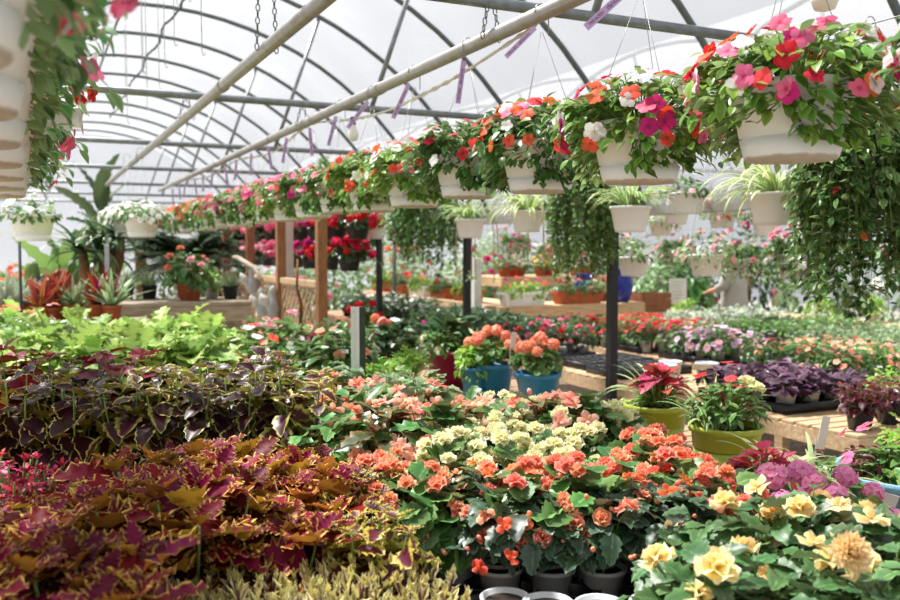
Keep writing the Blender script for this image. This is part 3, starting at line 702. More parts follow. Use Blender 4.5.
# long pipes, ridge purlins
def pipe(x, z, y0, y1, r, mat, label, name='overhead_pipe', joints=()):
    t = thing(name, label, 'pipe', (x, y0, z)); tb = tube(MB(), [(0, 0, 0), (0, (y1 - y0) / 2, 0), (0, y1 - y0, 0)], r, 10).mesh('pipe', MATS[mat]); ob('tube', tb, parent=t)
    for y in joints:
        ob('coupling', tube(MB(), [(0, y - y0 - .04, 0), (0, y - y0 + .04, 0)], r * 1.18, 10).mesh('coupling', MATS[mat]), parent=t)
PZ = 2.55
pipe(1.03, PZ, -2, 14.4, .032, 'galv_bright', 'bare pale overhead pipe left of the long basket row', joints=(5.2, 9.5))
pipe(1.88, PZ, -2, 14.6, .032, 'galv_bright', 'overhead pipe carrying the long row of impatiens baskets', joints=(4.9, 9.9))
pipe(-.135, PZ, -2, 7, .03, 'galv_bright', 'overhead pipe above the baskets at the left edge')
pipe(4.78, 2.44, -1, 14, .018, 'galvanised', 'thin pipe under the eaves carrying white pots')
pipe(1.05, CZ + RH - .045, -2, 22, .018, 'hoop_steel', 'ridge purlin under the roof film left of centre', 'purlin')
def wavy(x, z):
    g = np.random.default_rng(5); ys = np.linspace(2, 20, 90)
    pts = [(x + .03 * math.sin(y * 3.1) + g.normal(0, .008), y, z - .03 * abs(math.sin(y * 2.1))) for y in ys]
    return tube(MB(), pts, .016, 6).mesh('cable', MATS['black_paint'])
tag(ob('electric_cable', wavy(1.62, CZ + RH - .06)), 'dark wavy cable tied along the ridge of the roof', 'cable')
mb = tube(MB(), [(3.6, -1, 2.665), (3.6, 6, 2.665), (3.6, 15, 2.665)], .004, 5)
tag(ob('steel_cable', mb.mesh('cable', MATS['wire'])), 'thin steel cable holding spider plants and trailing baskets', 'cable')
# chains
lk = MB(); a = np.linspace(0, 2 * math.pi, 13)
tube(lk, [(.009 * math.cos(t), 0, .017 * math.sin(t)) for t in a], .003, 5, cap=False); lk = lk.mesh('chain_link', MATS['chain_steel'])
def chain(x, y, z0, n, label):
    t = thing('chain', label, 'chain', (x, y, z0), 0, 'chains holding the overhead pipes')
    for s in (-.05, .05):
        for i in range(n): ob('link', lk, (s * (1 - i / n), s * .3, i * .03), (0, 0, (i % 2) * 1.57), t)
chain(1.88, 3.5, 2.55, 9, 'short chain hanging the basket pipe from the nearest tie bar')
chain(1.88, 6.5, 2.55, 6, 'short chain hanging the basket pipe from the second tie bar')
chain(1.03, 4.15, 2.55, 44, 'chain hanging the bare left pipe from the roof, nearer one')
chain(1.03, 6.5, 2.55, 6, 'chain hanging the bare left pipe from the second tie bar')
# empty hangers dangling from the ridge
g = np.random.default_rng(11)
for i in range(16):
    y = 4.6 + i * .42; l = g.uniform(.7, 1.5)
    pts = [(0, 0, 0), (0, 0, -l), (.01, 0, -l - .03), (.02, 0, -l - .02), (.02, 0, -l)]
    o = ob('basket_hanger', tube(MB(), pts, .0035, 5).mesh('hanger', MATS['wire']), (1.05 + g.uniform(-.05, .12), y, CZ + RH - .06))
    tag(o, f'empty wire hanger dangling above the left pipe, {ORD[i]} from camera', 'hanger', 'empty wire hangers')
# cable with bulbs
pts = []
for y, dx_, dz in ((-1, .5, .12), (1.2, .55, .1), (2.1, .62, .02), (2.5, .35, .12), (2.9, .08, .08), (3.2, .04, -.02), (4.0, .05, -.10), (4.8, .03, -.14), (5.5, .05, -.1), (6.4, .02, .0), (7.6, .05, -.12), (9, .03, -.03), (10.5, .05, -.1), (12, .0, -.03)): pts.append((1.88 + dx_, y, PZ + dz))
P = np.array(pts); fine = np.stack([np.interp(np.linspace(0, 1, 80), np.linspace(0, 1, len(P)), P[:, i]) for i in range(3)], 1)
for _ in range(3): fine[1:-1] = (fine[:-2] + 2 * fine[1:-1] + fine[2:]) / 4
mb = MB(); tt = np.linspace(0, 220, 80)
for ph in (0, math.pi): tube(mb, fine + .007 * np.stack([np.cos(tt + ph), 0 * tt, np.sin(tt + ph)], 1), .006, 5)
tag(ob('light_cable', mb.mesh('cable', MATS['cream_tile'])), 'pale twisted lighting cable slung along the basket pipe', 'cable')
def bulb(loc, label, s=1.):
    t = thing('light_bulb', label, 'light bulb', loc, 0, 'bulbs on the lighting cable')
    ob('socket', lathe(MB(), [(0, 0), (.017, 0), (.019, -.05), (.0, -.05)], 12).mesh('socket', MATS['black_plastic']), parent=t, scale=s)
    ob('glass', lathe(MB(), [(.014, -.05), (.018, -.06), (.034, -.1), (.036, -.125), (.026, -.15), (0, -.158)], 16).mesh('glass', MATS['bulb_glass']), parent=t, scale=s)
bulb((1.93, 5.5, PZ - .08), 'bare light bulb hanging among the purple tags')
bulb(tuple(at_d(826, -50, 2.6)), 'light bulb at the top right above nearest impatiens baskets', 1.15)

# ================================================================== HANGING BASKETS
WP = pot('white_pot', .168, .122, .2, .012, 32, groove=.3)
SP = pot('soft_white_pot', .135, .1, .17, .01, 28)
wire1 = {}
def hang_parts(t, rt, zr, ztop):
    k = (rt, round(zr, 2), round(ztop, 2))
    if k not in wire1:
        wire1[k] = tube(MB(), [(rt, 0, zr), (.004, 0, ztop - .08)], .0011, 4).mesh('wire', MATS['wire'])
        hp = [(0, 0, ztop - .09), (0, 0, ztop - .03)] + [(.0 + .034 - .034 * math.cos(a), 0, ztop + .0 + .034 * math.sin(a)) for a in np.linspace(.2, 3.3, 8)]
        wire1[k + (1,)] = tube(MB(), hp, .0025, 5).mesh('hook', MATS['wire'])
    for i in range(3): ob('wire', wire1[k], (0, 0, 0), (0, 0, i * 2.094 + .5), t)
    ob('hook', wire1[k + (1,)], (-.034, 0, 0), parent=t)
def basket(loc, fol, label, group, ztop, potk=WP, zr=.195, rt=.168, blooms=(), name='hanging_basket', rz=0., seed=0, fscale=1.):
    t = thing(name, label, 'hanging basket', loc, rz, group); g = np.random.default_rng(seed)
    p = ob('pot', potk[0], parent=t); ob('soil', potk[1], parent=p)
    for f in (fol if isinstance(fol, list) else [fol]): ob('foliage', f, parent=t, scale=fscale)
    hang_parts(t, rt, zr, ztop - loc[2])
    for b in blooms: place_bloom(t, g, **b)
    return t
AZ = [(math.pi / 2, .75), (-math.pi / 2, .75)]
IF = [mound(500 + i, .28, .165, .19, 1250, .046, 'imp', 'imp_light' if i % 3 else 'imp_green', emin=-.75, az=AZ, inner=.62, pitch=(-28, 40), zdrop=1.35, rough=.16, allr=-.5, sb=1.6) for i in range(4)]
PAL = {
 'red, white and pink': [('imp', 'red', 3), ('imp', 'white', 3), ('imp', 'pink', 2), ('imp', 'coral', 2), ('imp', 'magenta', 1)],
 'coral and white': [('imp', 'coral', 4), ('imp', 'white', 3), ('imp', 'orange', 2), ('imp', 'pink', 1)],
 'pink and coral': [('imp', 'pink', 4), ('imp', 'coral', 2), ('imp', 'magenta', 1), ('imp', 'white', 1)],
 'all pink': [('imp', 'pink', 6), ('imp', 'palepink', 2), ('imp', 'magenta', 1)],
 'orange': [('imp', 'orange', 5), ('imp', 'coral', 2), ('imp', 'salmon', 1)]}
seqp = ['red, white and pink'] * 3 + ['coral and white', 'red, white and pink', 'coral and white', 'coral and white', 'pink and coral', 'pink and coral', 'all pink', 'all pink', 'all pink', 'pink and coral', 'all pink', 'pink and coral', 'orange', 'orange', 'orange', 'orange', 'orange']
for i, pn in enumerate(seqp):
    y = [1.1, 1.77, 2.43, 3.07, 3.72, 4.37][i] if i < 6 else 4.37 + .62 * (i - 5)
    pal = [(('impfar' if i > 8 else a), b, c) for a, b, c in PAL[pn]]; n = [78, 78, 70, 66, 60, 56][i] if i < 6 else (48 if i < 11 else 36)
    basket((1.88, y, 1.835 + .01 * math.sin(i * 2)), IF[i % 4], f'{pn} impatiens basket, {ORD[i]} from camera in the long row', 'impatiens baskets in the long row', PZ,
           rz=.1 * math.sin(i * 5) + (math.pi if i % 2 else 0), seed=40 + i, blooms=[dict(Rr=.27, H=.17, z0=.19, n=n, kinds=pal, size=.062 if i < 9 else .075, emin=-.45, az=AZ, out=1.05, tilt=.15, allr=-.45)])
# left edge row
AZL = [(.3, .6)]
LF = [mound(520 + i, .285, .16, .19, 620, .046, 'imp', 'imp_green', emin=-.7, az=AZL, inner=.6, pitch=(-40, 35), zdrop=1.3, rough=.15) for i in range(2)]
for i, y in enumerate((1.27, 1.78, 2.3, 2.85, 3.4, 3.95, 4.5)):
    pal = ([('imp', 'white', 2), ('imp', 'pink', 2)] if i < 2 else [('imp', 'red', 4), ('imp', 'pink', 1), ('imp', 'white', 2)] if i < 5 else [('imp', 'white', 4), ('imp', 'coral', 1)])
    nm = 'white and pink' if i < 2 else 'red and white' if i < 5 else 'mostly white'
    basket((-.135, y, 1.84), LF[i % 2], f'{nm} trailing impatiens basket at left edge, {ORD[i]} from camera', 'baskets at the left edge', PZ, seed=90 + i,
           blooms=[dict(Rr=.285, H=.18, z0=.17, n=44, kinds=pal, size=.055, emin=-.6, az=AZL, out=1.02, tilt=.2)])
# purple tags on the hooks
tg = MB(); box(tg, (0, 0, -.14), (.03, .0022, .25)); tgm = tg.mesh('strip', MATS['tag_purple'], False)
ik = MB(); g = np.random.default_rng(3); z = -.245
while z < -.06:
    if not (-.175 < z < -.155):
        for s in (-1, 1): box(ik, (s * .003 + g.uniform(-.002, .002), -.0013, z), (g.uniform(.004, .012), .0006, g.uniform(.002, .005)), 0)
    z += .0085
ikm = ik.mesh('printed_marks', MATS['ink'], False)
for i in range(1, 20):
    y = [1.1, 1.77, 2.43, 3.07, 3.72, 4.37][i] if i < 6 else 4.37 + .62 * (i - 5)
    t = thing('plant_tag', f'purple printed tag dangling from the basket pipe, {ORD[i - 1]} from camera', 'tag', (1.85, y - .012, PZ - .055), 0, 'purple tags on the basket hooks')
    tilt = R([0, 52, 48, 45, 8, 25, 38, 15][i]) if i < 8 else R(10 * math.sin(i * 2.3))
    ob('strip', tgm, (0, 0, 0), (0, tilt, -TH * .9), t, .86 if i == 2 else .66 if i < 4 else .8); ob('printed_marks', ikm, (0, 0, 0), (0, tilt, -TH * .9), t, .86 if i == 2 else .66 if i < 4 else .8)

# spider plants and trailing baskets behind, on the cable
SF = [blades(540 + i, 85, .34, .16, 'spider', .009, (30, 85), 2.1, r0=.04) for i in range(3)]
SFW = [blades(545 + i, 110, .36, .16, 'spider_white', .008, (20, 85), 2.2, r0=.05) for i in range(2)]
def runner(seed):
    mb = MB(); g = np.random.default_rng(seed)
    for i in range(5):
        a = g.uniform(2.5, 5.5); l = g.uniform(.25, .55); r = g.uniform(.16, .26)
        pts = [(.08 * math.cos(a), .08 * math.sin(a), .17), (r * math.cos(a), r * math.sin(a), .22), (r * 1.1 * math.cos(a), r * 1.1 * math.sin(a), .05), (r * 1.15 * math.cos(a), r * 1.15 * math.sin(a), .1 - l)]
        tube(mb, pts, .0055, 5, mi=1)
        m2 = MB(); blades(seed + i, 10, .12, 0, '', .005, (0, 80), 1.5, 5, .005, m2)
        V = np.concatenate(m2.V) + np.array(pts[-1]); mb.add(V, np.concatenate(m2.Q), uv=np.concatenate(m2.UV), rn=np.concatenate(m2.RN))
    return mb.mesh('runners', [MATS['spider'], MATS['rope']])
RU = [runner(560 + i) for i in range(2)]
CZ3 = 2.665
def on_row(px, py, X): p = at_X(px, py, X); return p
for i, (px, py, s, lab) in enumerate(((778, 225, 1.25, 'big striped spider plant in white pot, nearest of the spider plants'), (630, 232, 1., 'green spider plant in white pot above the nearest black post'),
        (527, 232, 1., 'spider plant with hanging runners in white pot left of ivy mass'), (470, 238, .97, 'spider plant with runners in white pot above the second black post'), (402, 243, .92, 'spider plant in white pot beside the far ivy masses'))):
    p = on_row(px, py, 3.6)
    f = (SFW if i in (0, 2) else SF)[i % 2 if i in (0, 2) else i % 3]
    fl = [f] + ([RU[i % 2]] if i >= 2 else [])
    t = basket(tuple(p), fl, lab, 'spider plants on the cable', CZ3, SP, .165, .135, seed=i, rz=i * .9)
    if i == 0: t.scale = (1.2, 1.2, 1.0)
p = on_row(373, 239, 3.6)
basket(tuple(p), mound(570, .12, .1, .16, 60, .09, 'imp', 'mid_green'), 'white pot with a white and pink bloom above third black post', 'spider plants on the cable', CZ3, SP, .165, .135, blooms=[dict(Rr=.1, H=.14, z0=.17, n=6, kinds=[('double', 'white', 3), ('double', 'pink', 1)], size=.08, smin=.3)])
TR = {'a': trailing(580, 260, .34, .95, .2, .055, 'small', 'ivy_green', r0=.13, step=.026, up=.2), 'b': trailing(581, 200, .27, .75, .2, .038, 'small', 'ivy_green', r0=.12, step=.02, up=.14), 'c': trailing(582, 190, .32, .62, .2, .04, 'small', 'mid_green', r0=.12, step=.02, up=.14)}
TM = {'a': mound(585, .36, .3, .05, 500, .055, 'small', 'ivy_green', emin=-.7, sticks_every=0, inner=.8), 'b': mound(586, .27, .3, .05, 600, .04, 'small', 'ivy_green', emin=-.7, sticks_every=0, inner=.8), 'c': mound(587, .33, .3, .05, 800, .042, 'small', 'mid_green', emin=-.7, sticks_every=0, inner=.8)}
for px, py, key, sc, lab in ((866, 190, 'a', 1., 'huge dark trailing vine basket hanging at the right edge'), (583, 222, 'b', 1.05, 'tall ivy basket hanging right of the spider plants'), (425, 228, 'c', 1.25, 'wide dark trailing basket between two white spider plant pots'), (349, 231, 'c', 1.3, 'feathery trailing basket beside the front wooden pergola post')):
    p = on_row(px, py, 3.6)
    bl = [dict(Rr=.3, H=.3, z0=-.05, n=9, kinds=[('imp', 'red', 1), ('imp', 'coral', 1)], size=.045, emin=-.9)] if key == 'a' else []
    basket(tuple(p), [TR[key], TM[key]], lab, 'trailing baskets on the cable', CZ3, SP, .165, .135, blooms=bl, fscale=sc)
# second line of white pots
G1 = mound(590, .2, .13, .16, 170, .05, 'small', 'mid_green', emin=-.3, sticks_every=0); G2 = mound(591, .24, .2, .16, 260, .045, 'small', 'pale_green', emin=-.6, sticks_every=0); G3 = trailing(592, 60, .26, .3, .17, .045, 'small', 'mid_green', r0=.12, up=.16)
FUX = [('double', 'fuchsiared', 2), ('double', 'palepink', 2), ('double', 'white', 1)]
for px, py, X, f, bl, lab in (
        (686, 214, 4.78, G1, [('imp', 'white', 3), ('imp', 'palepink', 1)], 'white pot with white blooms high behind the nearest large basket'),
        (633, 276, 4.78, G1, [('imp', 'white', 1)], 'low white pot of greenery just right of the nearest black post'),
        (706, 276, 4.78, G2, [('imp', 'palepink', 1), ('imp', 'peach', 1)], 'wide pot of airy pale foliage hanging above the silver plants'),
        (796, 279, 4.78, G3, FUX, 'hanging fuchsia in white pot below the big striped spider plant'),
        (744, 276, 6.2, G3, FUX, 'hanging fuchsia in front of the person in grey'),
        (766, 236, 6.2, G1, [('imp', 'magenta', 1)], 'small white pot behind the big striped spider plant'),
        (722, 228, 6.2, G2, [('imp', 'coral', 1), ('imp', 'palepink', 1)], 'pale flowered basket hanging between two white pots, far back'),
        (661, 236, 6.2, G2, [('imp', 'white', 2), ('imp', 'peach', 1)], 'airy white flowered basket right of the green spider plant'),
        (515, 255, 6.2, G3, [('imp', 'magenta', 2), ('imp', 'pink', 1)], 'magenta flowered basket hanging behind the hanging runners'),
        (672, 205, 6.2, G1, [('imp', 'palepink', 2)], 'pink flowered basket high in the far bay'),
        (820, 236, 6.2, G3, [('imp', 'coral', 3)], 'coral flowered basket half behind the huge trailing vine'),
        (560, 262, 6.2, G3, [('imp', 'pink', 1)], 'small mixed basket half behind the tall ivy'),
        (836, 190, 4.78, G2, [('imp', 'white', 1)], 'pale basket hanging behind the nearest impatiens at right')):
    p = on_row(px, py, X); zt = 2.44 if X < 5 else 3.2
    basket(tuple(p), f, lab, 'white pots hanging in the background', max(zt, p.z + .5), SP, .165, .135, seed=px, blooms=[dict(Rr=.22, H=.2, z0=.16, n=16, kinds=bl, size=.06, emin=-.4)])
# pots at the left
WF = mound(600, .27, .13, .19, 330, .045, 'imp', 'mid_green', emin=-.4, sticks_every=0)
wb = lambda n: [dict(Rr=.28, H=.16, z0=.19, n=n, kinds=[('impfar', 'white', 1)], size=.06, emin=-.25, out=1.04)]
basket((.98, 8.95, 1.72), WF, 'white impatiens basket over the palm trunk, nearer of two', 'white flowered baskets at left', PZ, seed=1, blooms=wb(60))
basket((.92, 9.6, 1.73), WF, 'white impatiens basket over the palm trunk, farther of two', 'white flowered baskets at left', PZ, seed=2, blooms=wb(60))
p = at_d(33, 241, 6.3)
TP = pot('soft_white_pot', .155, .11, .19, .012, 28, groove=.25)
basket(tuple(p), G1, 'white pot on the dark hook stand at the left edge', 'white flowered baskets at left', PZ, TP, .185, .155, seed=3, blooms=[dict(Rr=.2, H=.15, z0=.18, n=14, kinds=[('imp', 'white', 1)], size=.07, emin=0)])
hk = tube(MB(), [(p.x - .09, p.y + .18, 0), (p.x - .09, p.y + .18, 1.66)], .012, 6)
tag(ob('hook_stand', hk.mesh('rod', MATS['black_paint'])), 'thin dark rod standing below the white pot at left edge', 'stand')

# ================================================================== BENCHES
def bench(label, x0, x1, y0, y1, z, mat='bench_wood', along='x', pl=.09, gap=.02, th=.02):
    t = thing('display_bench', label, 'bench', (x0, y0, 0)); w, l = x1 - x0, y1 - y0; mb = MB()
    if along == 'x':
        n = int(l / (pl + gap))
        for i in range(n): box(mb, (w / 2, (i + .5) * l / n, z - th / 2), (w, pl, th), 0, 0, .003)
    else:
        n = max(1, int(w / (pl + gap)))
        for i in range(n): box(mb, ((i + .5) * w / n, l / 2, z - th / 2), (pl, l, th), 0, 0, .003)
    ob('slats', mb.mesh('slats', MATS[mat], False), parent=t)
    for x in (.02, w - .02): ob('rail', box(MB(), (x, l / 2, z - th - .045), (.04, l, .09), 0, 0, .004).mesh('rail', MATS[mat], False), parent=t)
    for y in (.02, l - .02): ob('end_board', box(MB(), (w / 2, y, z - th - .045), (w - .08, .04, .09), 0, 0, .004).mesh('end_board', MATS[mat], False), parent=t)
    lm = box(MB(), (0, 0, (z - th - .09) / 2), (.08, .08, z - th - .09), 0, 0, .004).mesh('leg', MATS[mat], False)
    for x in (.08, w - .08):
        for y in np.linspace(.1, l - .1, max(2, int(l / 2) + 1)): ob('leg', lm, (x, y, 0), parent=t)
    return t
BZ = .6
bench('slatted wooden bench under the coleus beds at left', -1.0, 1.22, 1.1, 7.2, BZ)
bench('slatted wooden bench under the begonia beds', 1.28, 3.35, 1.0, 8.4, BZ)
bench('slatted bench with bare planks right of the lime planters', 4.0, 4.98, 3.25, 10.0, BZ, 'pale_wood')
bench('bench carrying the red, lilac and coral trays', 5.24, 6.35, 3.0, 9.0, BZ, 'pale_wood')
bench('bench of pale bedding plants in the far bay', 6.95, 8.5, 3.6, 8.8, BZ, 'pale_wood')
bench('bench of taller greenery farthest right', 9.3, 10.8, 4.5, 10.5, BZ, 'pale_wood')
bench('bench of dark bedding plants beyond the lattice', 3.95, 4.98, 10.3, 13.2, .65, 'bench_wood')
bench('waist high plank shelf with window boxes facing camera', 5.2, 7.4, 9.4, 10.2, .9, 'pale_wood', 'x', .14, .01, .05)
bench('waist high plank shelf running back with terracotta boxes', 5.2, 6.0, 10.3, 14.4, .9, 'pale_wood', 'y', .18, .01, .05)
bench('raised back shelf with red and terracotta pots', 6.2, 8.2, 11.2, 12.4, 1.2, 'pale_wood', 'x', .14, .01, .05)
bench('small bench under the wooden crate and sign', 7.5, 8.4, 9.5, 10.3, .75, 'pale_wood')
# weathered table carrying the terracotta pot
tb = thing('wooden_table', 'weathered grey wooden table behind the lime plants', 'table', (1.28, 9.0, 0))
mb = MB()
for i in range(4): box(mb, (0, -.32 + i * .21, 1.08), (1.35, .2, .045), 0, 0, .006)
ob('top', mb.mesh('top', MATS['grey_wood'], False), parent=tb)
for y in (-.41, .41): ob('apron', box(MB(), (0, y, .98), (1.33, .04, .15), 0, 0, .005).mesh('apron', MATS['grey_wood'], False), parent=tb)
for x in (-.6, .6):
    for y in (-.33, .33): ob('leg', box(MB(), (x, y, .45), (.1, .1, .905), 0, 0, .006).mesh('leg', MATS['grey_wood'], False), parent=tb)
# pergola with lattice
pg = thing('pergola', 'brown timber pergola with lattice sides behind the lime plants', 'pergola', (2.7, 8.7, 0))
for i in range(4):
    m = 'post_wood' if i in (0, 1) else 'red_wood'
    ob('post', box(MB(), (0, 1.62 * i, 1.09), (.1, .1, 2.18), 0, 0, .006).mesh('post', MATS[m], False), parent=pg)
ob('beam', box(MB(), (0, 2.43, 2.24), (.1, 5.2, .12), 0, 0, .006).mesh('beam', MATS['post_wood'], False), parent=pg)
for i in range(3):
    for z, nm in ((1.24, 'top_rail'), (.5, 'bottom_rail')): ob(nm, box(MB(), (0, 1.62 * i + .81, z), (.06, 1.5, .07), 0, 0, .004).mesh('rail', MATS['pale_wood' if i < 2 else 'post_wood'], False), parent=pg)
    mb = MB(); L = 1.5; h = .68
    for s in (-1, 1):
        d = -h
        while d < L:
            y0, y1 = max(d, 0), min(d + h, L); zz0, zz1 = (y0 - d), (y1 - d)
            if s < 0: zz0, zz1 = h - zz0, h - zz1
            a = np.array([.006 * s, y0, .53 + zz0]); b = np.array([.006 * s, y1, .53 + zz1]); dd = (b - a) / np.linalg.norm(b - a); n = np.array([0, -dd[2], dd[1]]) * .011; e = np.array([.005, 0, 0])
            V = [a - n - e, a + n - e, a + n + e, a - n + e, b - n - e, b + n - e, b + n + e, b - n + e]
            mb.add(V, [(0, 1, 2, 3), (7, 6, 5, 4), (0, 4, 5, 1), (1, 5, 6, 2), (2, 6, 7, 3), (3, 7, 4, 0)]); d += .15
    for zz in (.545, 1.195): box(mb, (0, .75, zz), (.03, 1.5, .03))
    for yy in (.015, 1.485): box(mb, (0, yy, .87), (.03, .03, .68))
    ob('lattice', mb.mesh('lattice', MATS['pale_wood'], False), (0, 1.62 * i + .06, 0), parent=pg)
wp = at_X(285, 250, 2.62)
tag(ob('white_post', box(MB(), (0, 0, 1.1), (.14, .14, 2.2), 0, 0, .01).mesh('post', MATS['white_paint'], False), (2.85, 10.62, 0)), 'white painted post beside the second pergola post', 'post')
# things hung on the pergola
def figure(loc, label, s=1., rz=0):
    t = thing('garden_ornament', label, 'ornament', loc, rz, 'ornaments hung on the pergola')
    ob('body', lathe(MB(), [(0, 0), (.05, .01), (.075, .09), (.05, .18), (.03, .22), (.045, .27), (.04, .31), (0, .34)], 14).mesh('body', MATS['grey_plastic']), parent=t, scale=s)
    for sgn in (-1, 1):
        w = MB(); w.add([(sgn * .04, 0, .08), (sgn * .16, .03, .16), (sgn * .13, .03, .26), (sgn * .04, 0, .2), (sgn * .04, .015, .08), (sgn * .16, .045, .16), (sgn * .13, .045, .26), (sgn * .04, .015, .2)], [(0, 1, 2, 3), (7, 6, 5, 4), (0, 4, 5, 1), (1, 5, 6, 2), (2, 6, 7, 3), (3, 7, 4, 0)])
        ob('wing', w.mesh('wing', MATS['white_paint']), parent=t, scale=s)
for i, (px, py, d) in enumerate(((233, 288, 11.3), (252, 283, 10.9), (262, 305, 10.2), (273, 304, 9.8))):
    p = at_d(px, py, d); figure((2.6, p.y * 0 + at_X(px, py, 2.6).y, at_X(px, py, 2.6).z - .15), f'pale winged garden ornament on the pergola, {ORD[i]} from the left', 1.1, .4)
vm = MB(); g = np.random.default_rng(4); pts = np.array([(2.72, 9.1, .5), (2.6, 9.15, .75), (2.64, 9.25, 1.0), (2.58, 9.2, 1.2), (2.62, 9.3, 1.5)])
tube(vm, pts, [.03, .025, .02, .016, .01], 6)
tag(ob('driftwood_branch', vm.mesh('branch', MATS['bark'])), 'dark twisted branch leaning on the front lattice panel', 'branch')
bp = at_X(222, 256, 2.7)
vm = MB(); tube(vm, [tuple(at_X(208, 270, 2.55)), tuple(at_X(222, 257, 2.55)), tuple(at_X(238, 258, 2.55)), tuple(at_X(255, 268, 2.55)), tuple(at_X(262, 280, 2.55))], [.03, .035, .035, .03, .02], 7)
tag(ob('driftwood_branch', vm.mesh('branch', MATS['grey_wood'])), 'grey arched branch hung across the farther pergola posts', 'branch')
# geranium baskets beyond the pergola, two tiers
GF = [mound(610 + i, .24, .14, .17, 150, .07, 'roundleaf', 'deep_green', emin=-.3, sticks_every=0) for i in range(2)]
DP = pot('black_plastic', .14, .1, .17, .01, 20)
for tier, (z, ztxt) in enumerate(((1.72, 'upper'), (1.36, 'lower'))):
    for i in range(9):
        y = 9.2 + i * .75 + .3 * tier; col = ['geranred', 'geranred', 'magenta', 'geranpink', 'geranpink', 'palepink', 'palepink', 'geranpink', 'coral'][i]; w = {'geranred': 'red', 'magenta': 'magenta', 'geranpink': 'pink', 'palepink': 'pale pink', 'coral': 'coral'}[col]
        basket((3.28, y, z), GF[i % 2], f'{w} geranium basket in the {ztxt} tier behind the pergola, {ORD[i]} from camera', 'geranium baskets behind the pergola', 2.2 if not tier else 1.95, DP, .165, .14, seed=700 + i + tier * 20,
               blooms=[dict(Rr=.25, H=.17, z0=.18, n=30, kinds=[('head', col, 4), ('head', 'geranpink' if col == 'palepink' else col, 2)], size=.09, emin=-.1, out=1.1)])
for i in range(4): ob('cross_arm', box(MB(), (.33, 1.62 * i, 2.24), (.56, .06, .08), 0, 0, .004).mesh('arm', MATS['post_wood'], False), parent=pg)
ob('hanging_bar', tube(MB(), [(.58, -.2, 2.2), (.58, 6.9, 2.2)], .012, 6).mesh('bar', MATS['galvanised']), parent=pg)
# black posts
for i, (px, py) in enumerate(((613, 230), (467, 230), (379, 236))):
    p = at_X(px, py, 3.86); t = thing('black_post', f'black steel post below a white spider plant pot, {ORD[i]} from camera', 'post', (p.x, p.y, 0), 0, 'black posts under the spider plants')
    ob('upright', box(MB(), (0, 0, (p.z + .25) / 2 + .25), (.062, .062, p.z - .25), 0, 0, .004).mesh('upright', MATS['black_paint'], False), parent=t)
    ob('rusty_foot', box(MB(), (0, 0, .25), (.07, .07, .5), 0, 0, .004).mesh('foot', MATS['rust'], False), parent=t)

# ================================================================== BEDS ON THE NEAR BENCHES
def bed(key, pts, desc, ctx, group, z=BZ, bloom=None, zt=None):
    """pts: rows of (top_y, [px...]); each plant stands where that pixel meets its own height"""
    for r, (py, xs) in enumerate(pts):
        for c, px in enumerate(xs):
            p = at_z(px, py, z + (zt or KIND[key]['h'] * .93))
            rowtxt = f', row {ORD[r]} back' if False else ''
            if len(pts) == 1: lab = f'{desc}, {ORD[c]} from left {ctx}' if len(xs) > 1 else f'{desc} {ctx}'
            else:
                rw = ['back', 'front'][r] if len(pts) == 2 else ['back', 'second', 'third', 'fourth', 'fifth', 'front'][r] if r < len(pts) - 1 else 'front'
                lab = f'{desc}{" " + ctx if ctx else ""}, {ORD[c]} from left in the {rw} row'
            put(key, (p.x, p.y, z), lab, group, bloom=bloom)
bed('mustard', [(307, [12, 72, 132, 190]), (316, [42, 102, 160, 212]), (328, [15, 78, 140, 196])], 'lime green jagged leafy plant', 'at left', 'lime leafy plants')
bed('dark', [(358, [-2, 48, 98, 150, 202, 252, 296]), (371, [20, 74, 130, 186, 242, 292])], 'dark burgundy gold-edged coleus', 'at left', 'dark coleus plants')
bed('redcol', [(352, [14, 120])], 'broad red leaved coleus', 'above the dark coleus', 'red coleus plants')
bed('magenta', [(464, [8, 58, 108])], 'small magenta leaved coleus', 'behind the frilled coleus', 'magenta coleus plants')
bed('frill', [(452, [215, 290]), (474, [165, 240, 322]), (502, [15, 100, 192, 282]), (540, [50]), (585, [-5, 75])], 'burgundy and gold frilled coleus', '', 'frilled coleus plants')
bed('olive', [(470, [372]), (505, [366])], 'olive and orange frilled coleus', 'beside the coral begonias', 'olive coleus plants')
bed('spiky', [(568, [240, 300, 360, 415]), (588, [130, 190, 250, 310, 370, 430]), (612, [110, 175, 240, 305, 370, 440])], 'spiky cream and maroon coleus', 'along bottom edge', 'spiky coleus plants')
bed('bush', [(316, [250, 292, 330]), (330, [262, 308, 345])], 'white and pink flowering bush', 'right of lime plants', 'flowering bushes',
    bloom=[dict(Rr=.23, H=.35, z0=.2, n=22, kinds=[('imp', 'salmon', 3), ('imp', 'white', 3), ('imp', 'pink', 2), ('imp', 'coral', 1)], size=.07, emin=-.2)])
bed('pale', [(366, [300, 345, 390]), (380, [322, 372, 420])], 'pale green leafy begonia', 'behind peach begonias', 'pale leafy plants')
bed('peach', [(380, [335, 393]), (391, [362, 420, 470]), (398, [505, 545, 580]), (408, [338, 390, 440])], 'peach begonia with pointed bronze leaves', '', 'peach begonias')
bed('yellow', [(403, [500, 545, 590]), (414, [470, 518, 564, 610]), (428, [446, 494, 540, 586]), (444, [456, 502, 546])], 'pale yellow double begonia', '', 'yellow begonias')
bed('coral', [(436, [652]), (450, [608, 658]), (464, [392, 578, 630, 682]), (478, [408, 454, 500, 546, 596, 720])], 'coral double begonia', '', 'coral begonias')
bed('flame', [(470, [690, 742]), (484, [478, 528, 578, 628, 672]), (497, [500, 552, 604, 655, 700])], 'dark leaved begonia with orange-red blooms', '', 'dark leaved begonias')
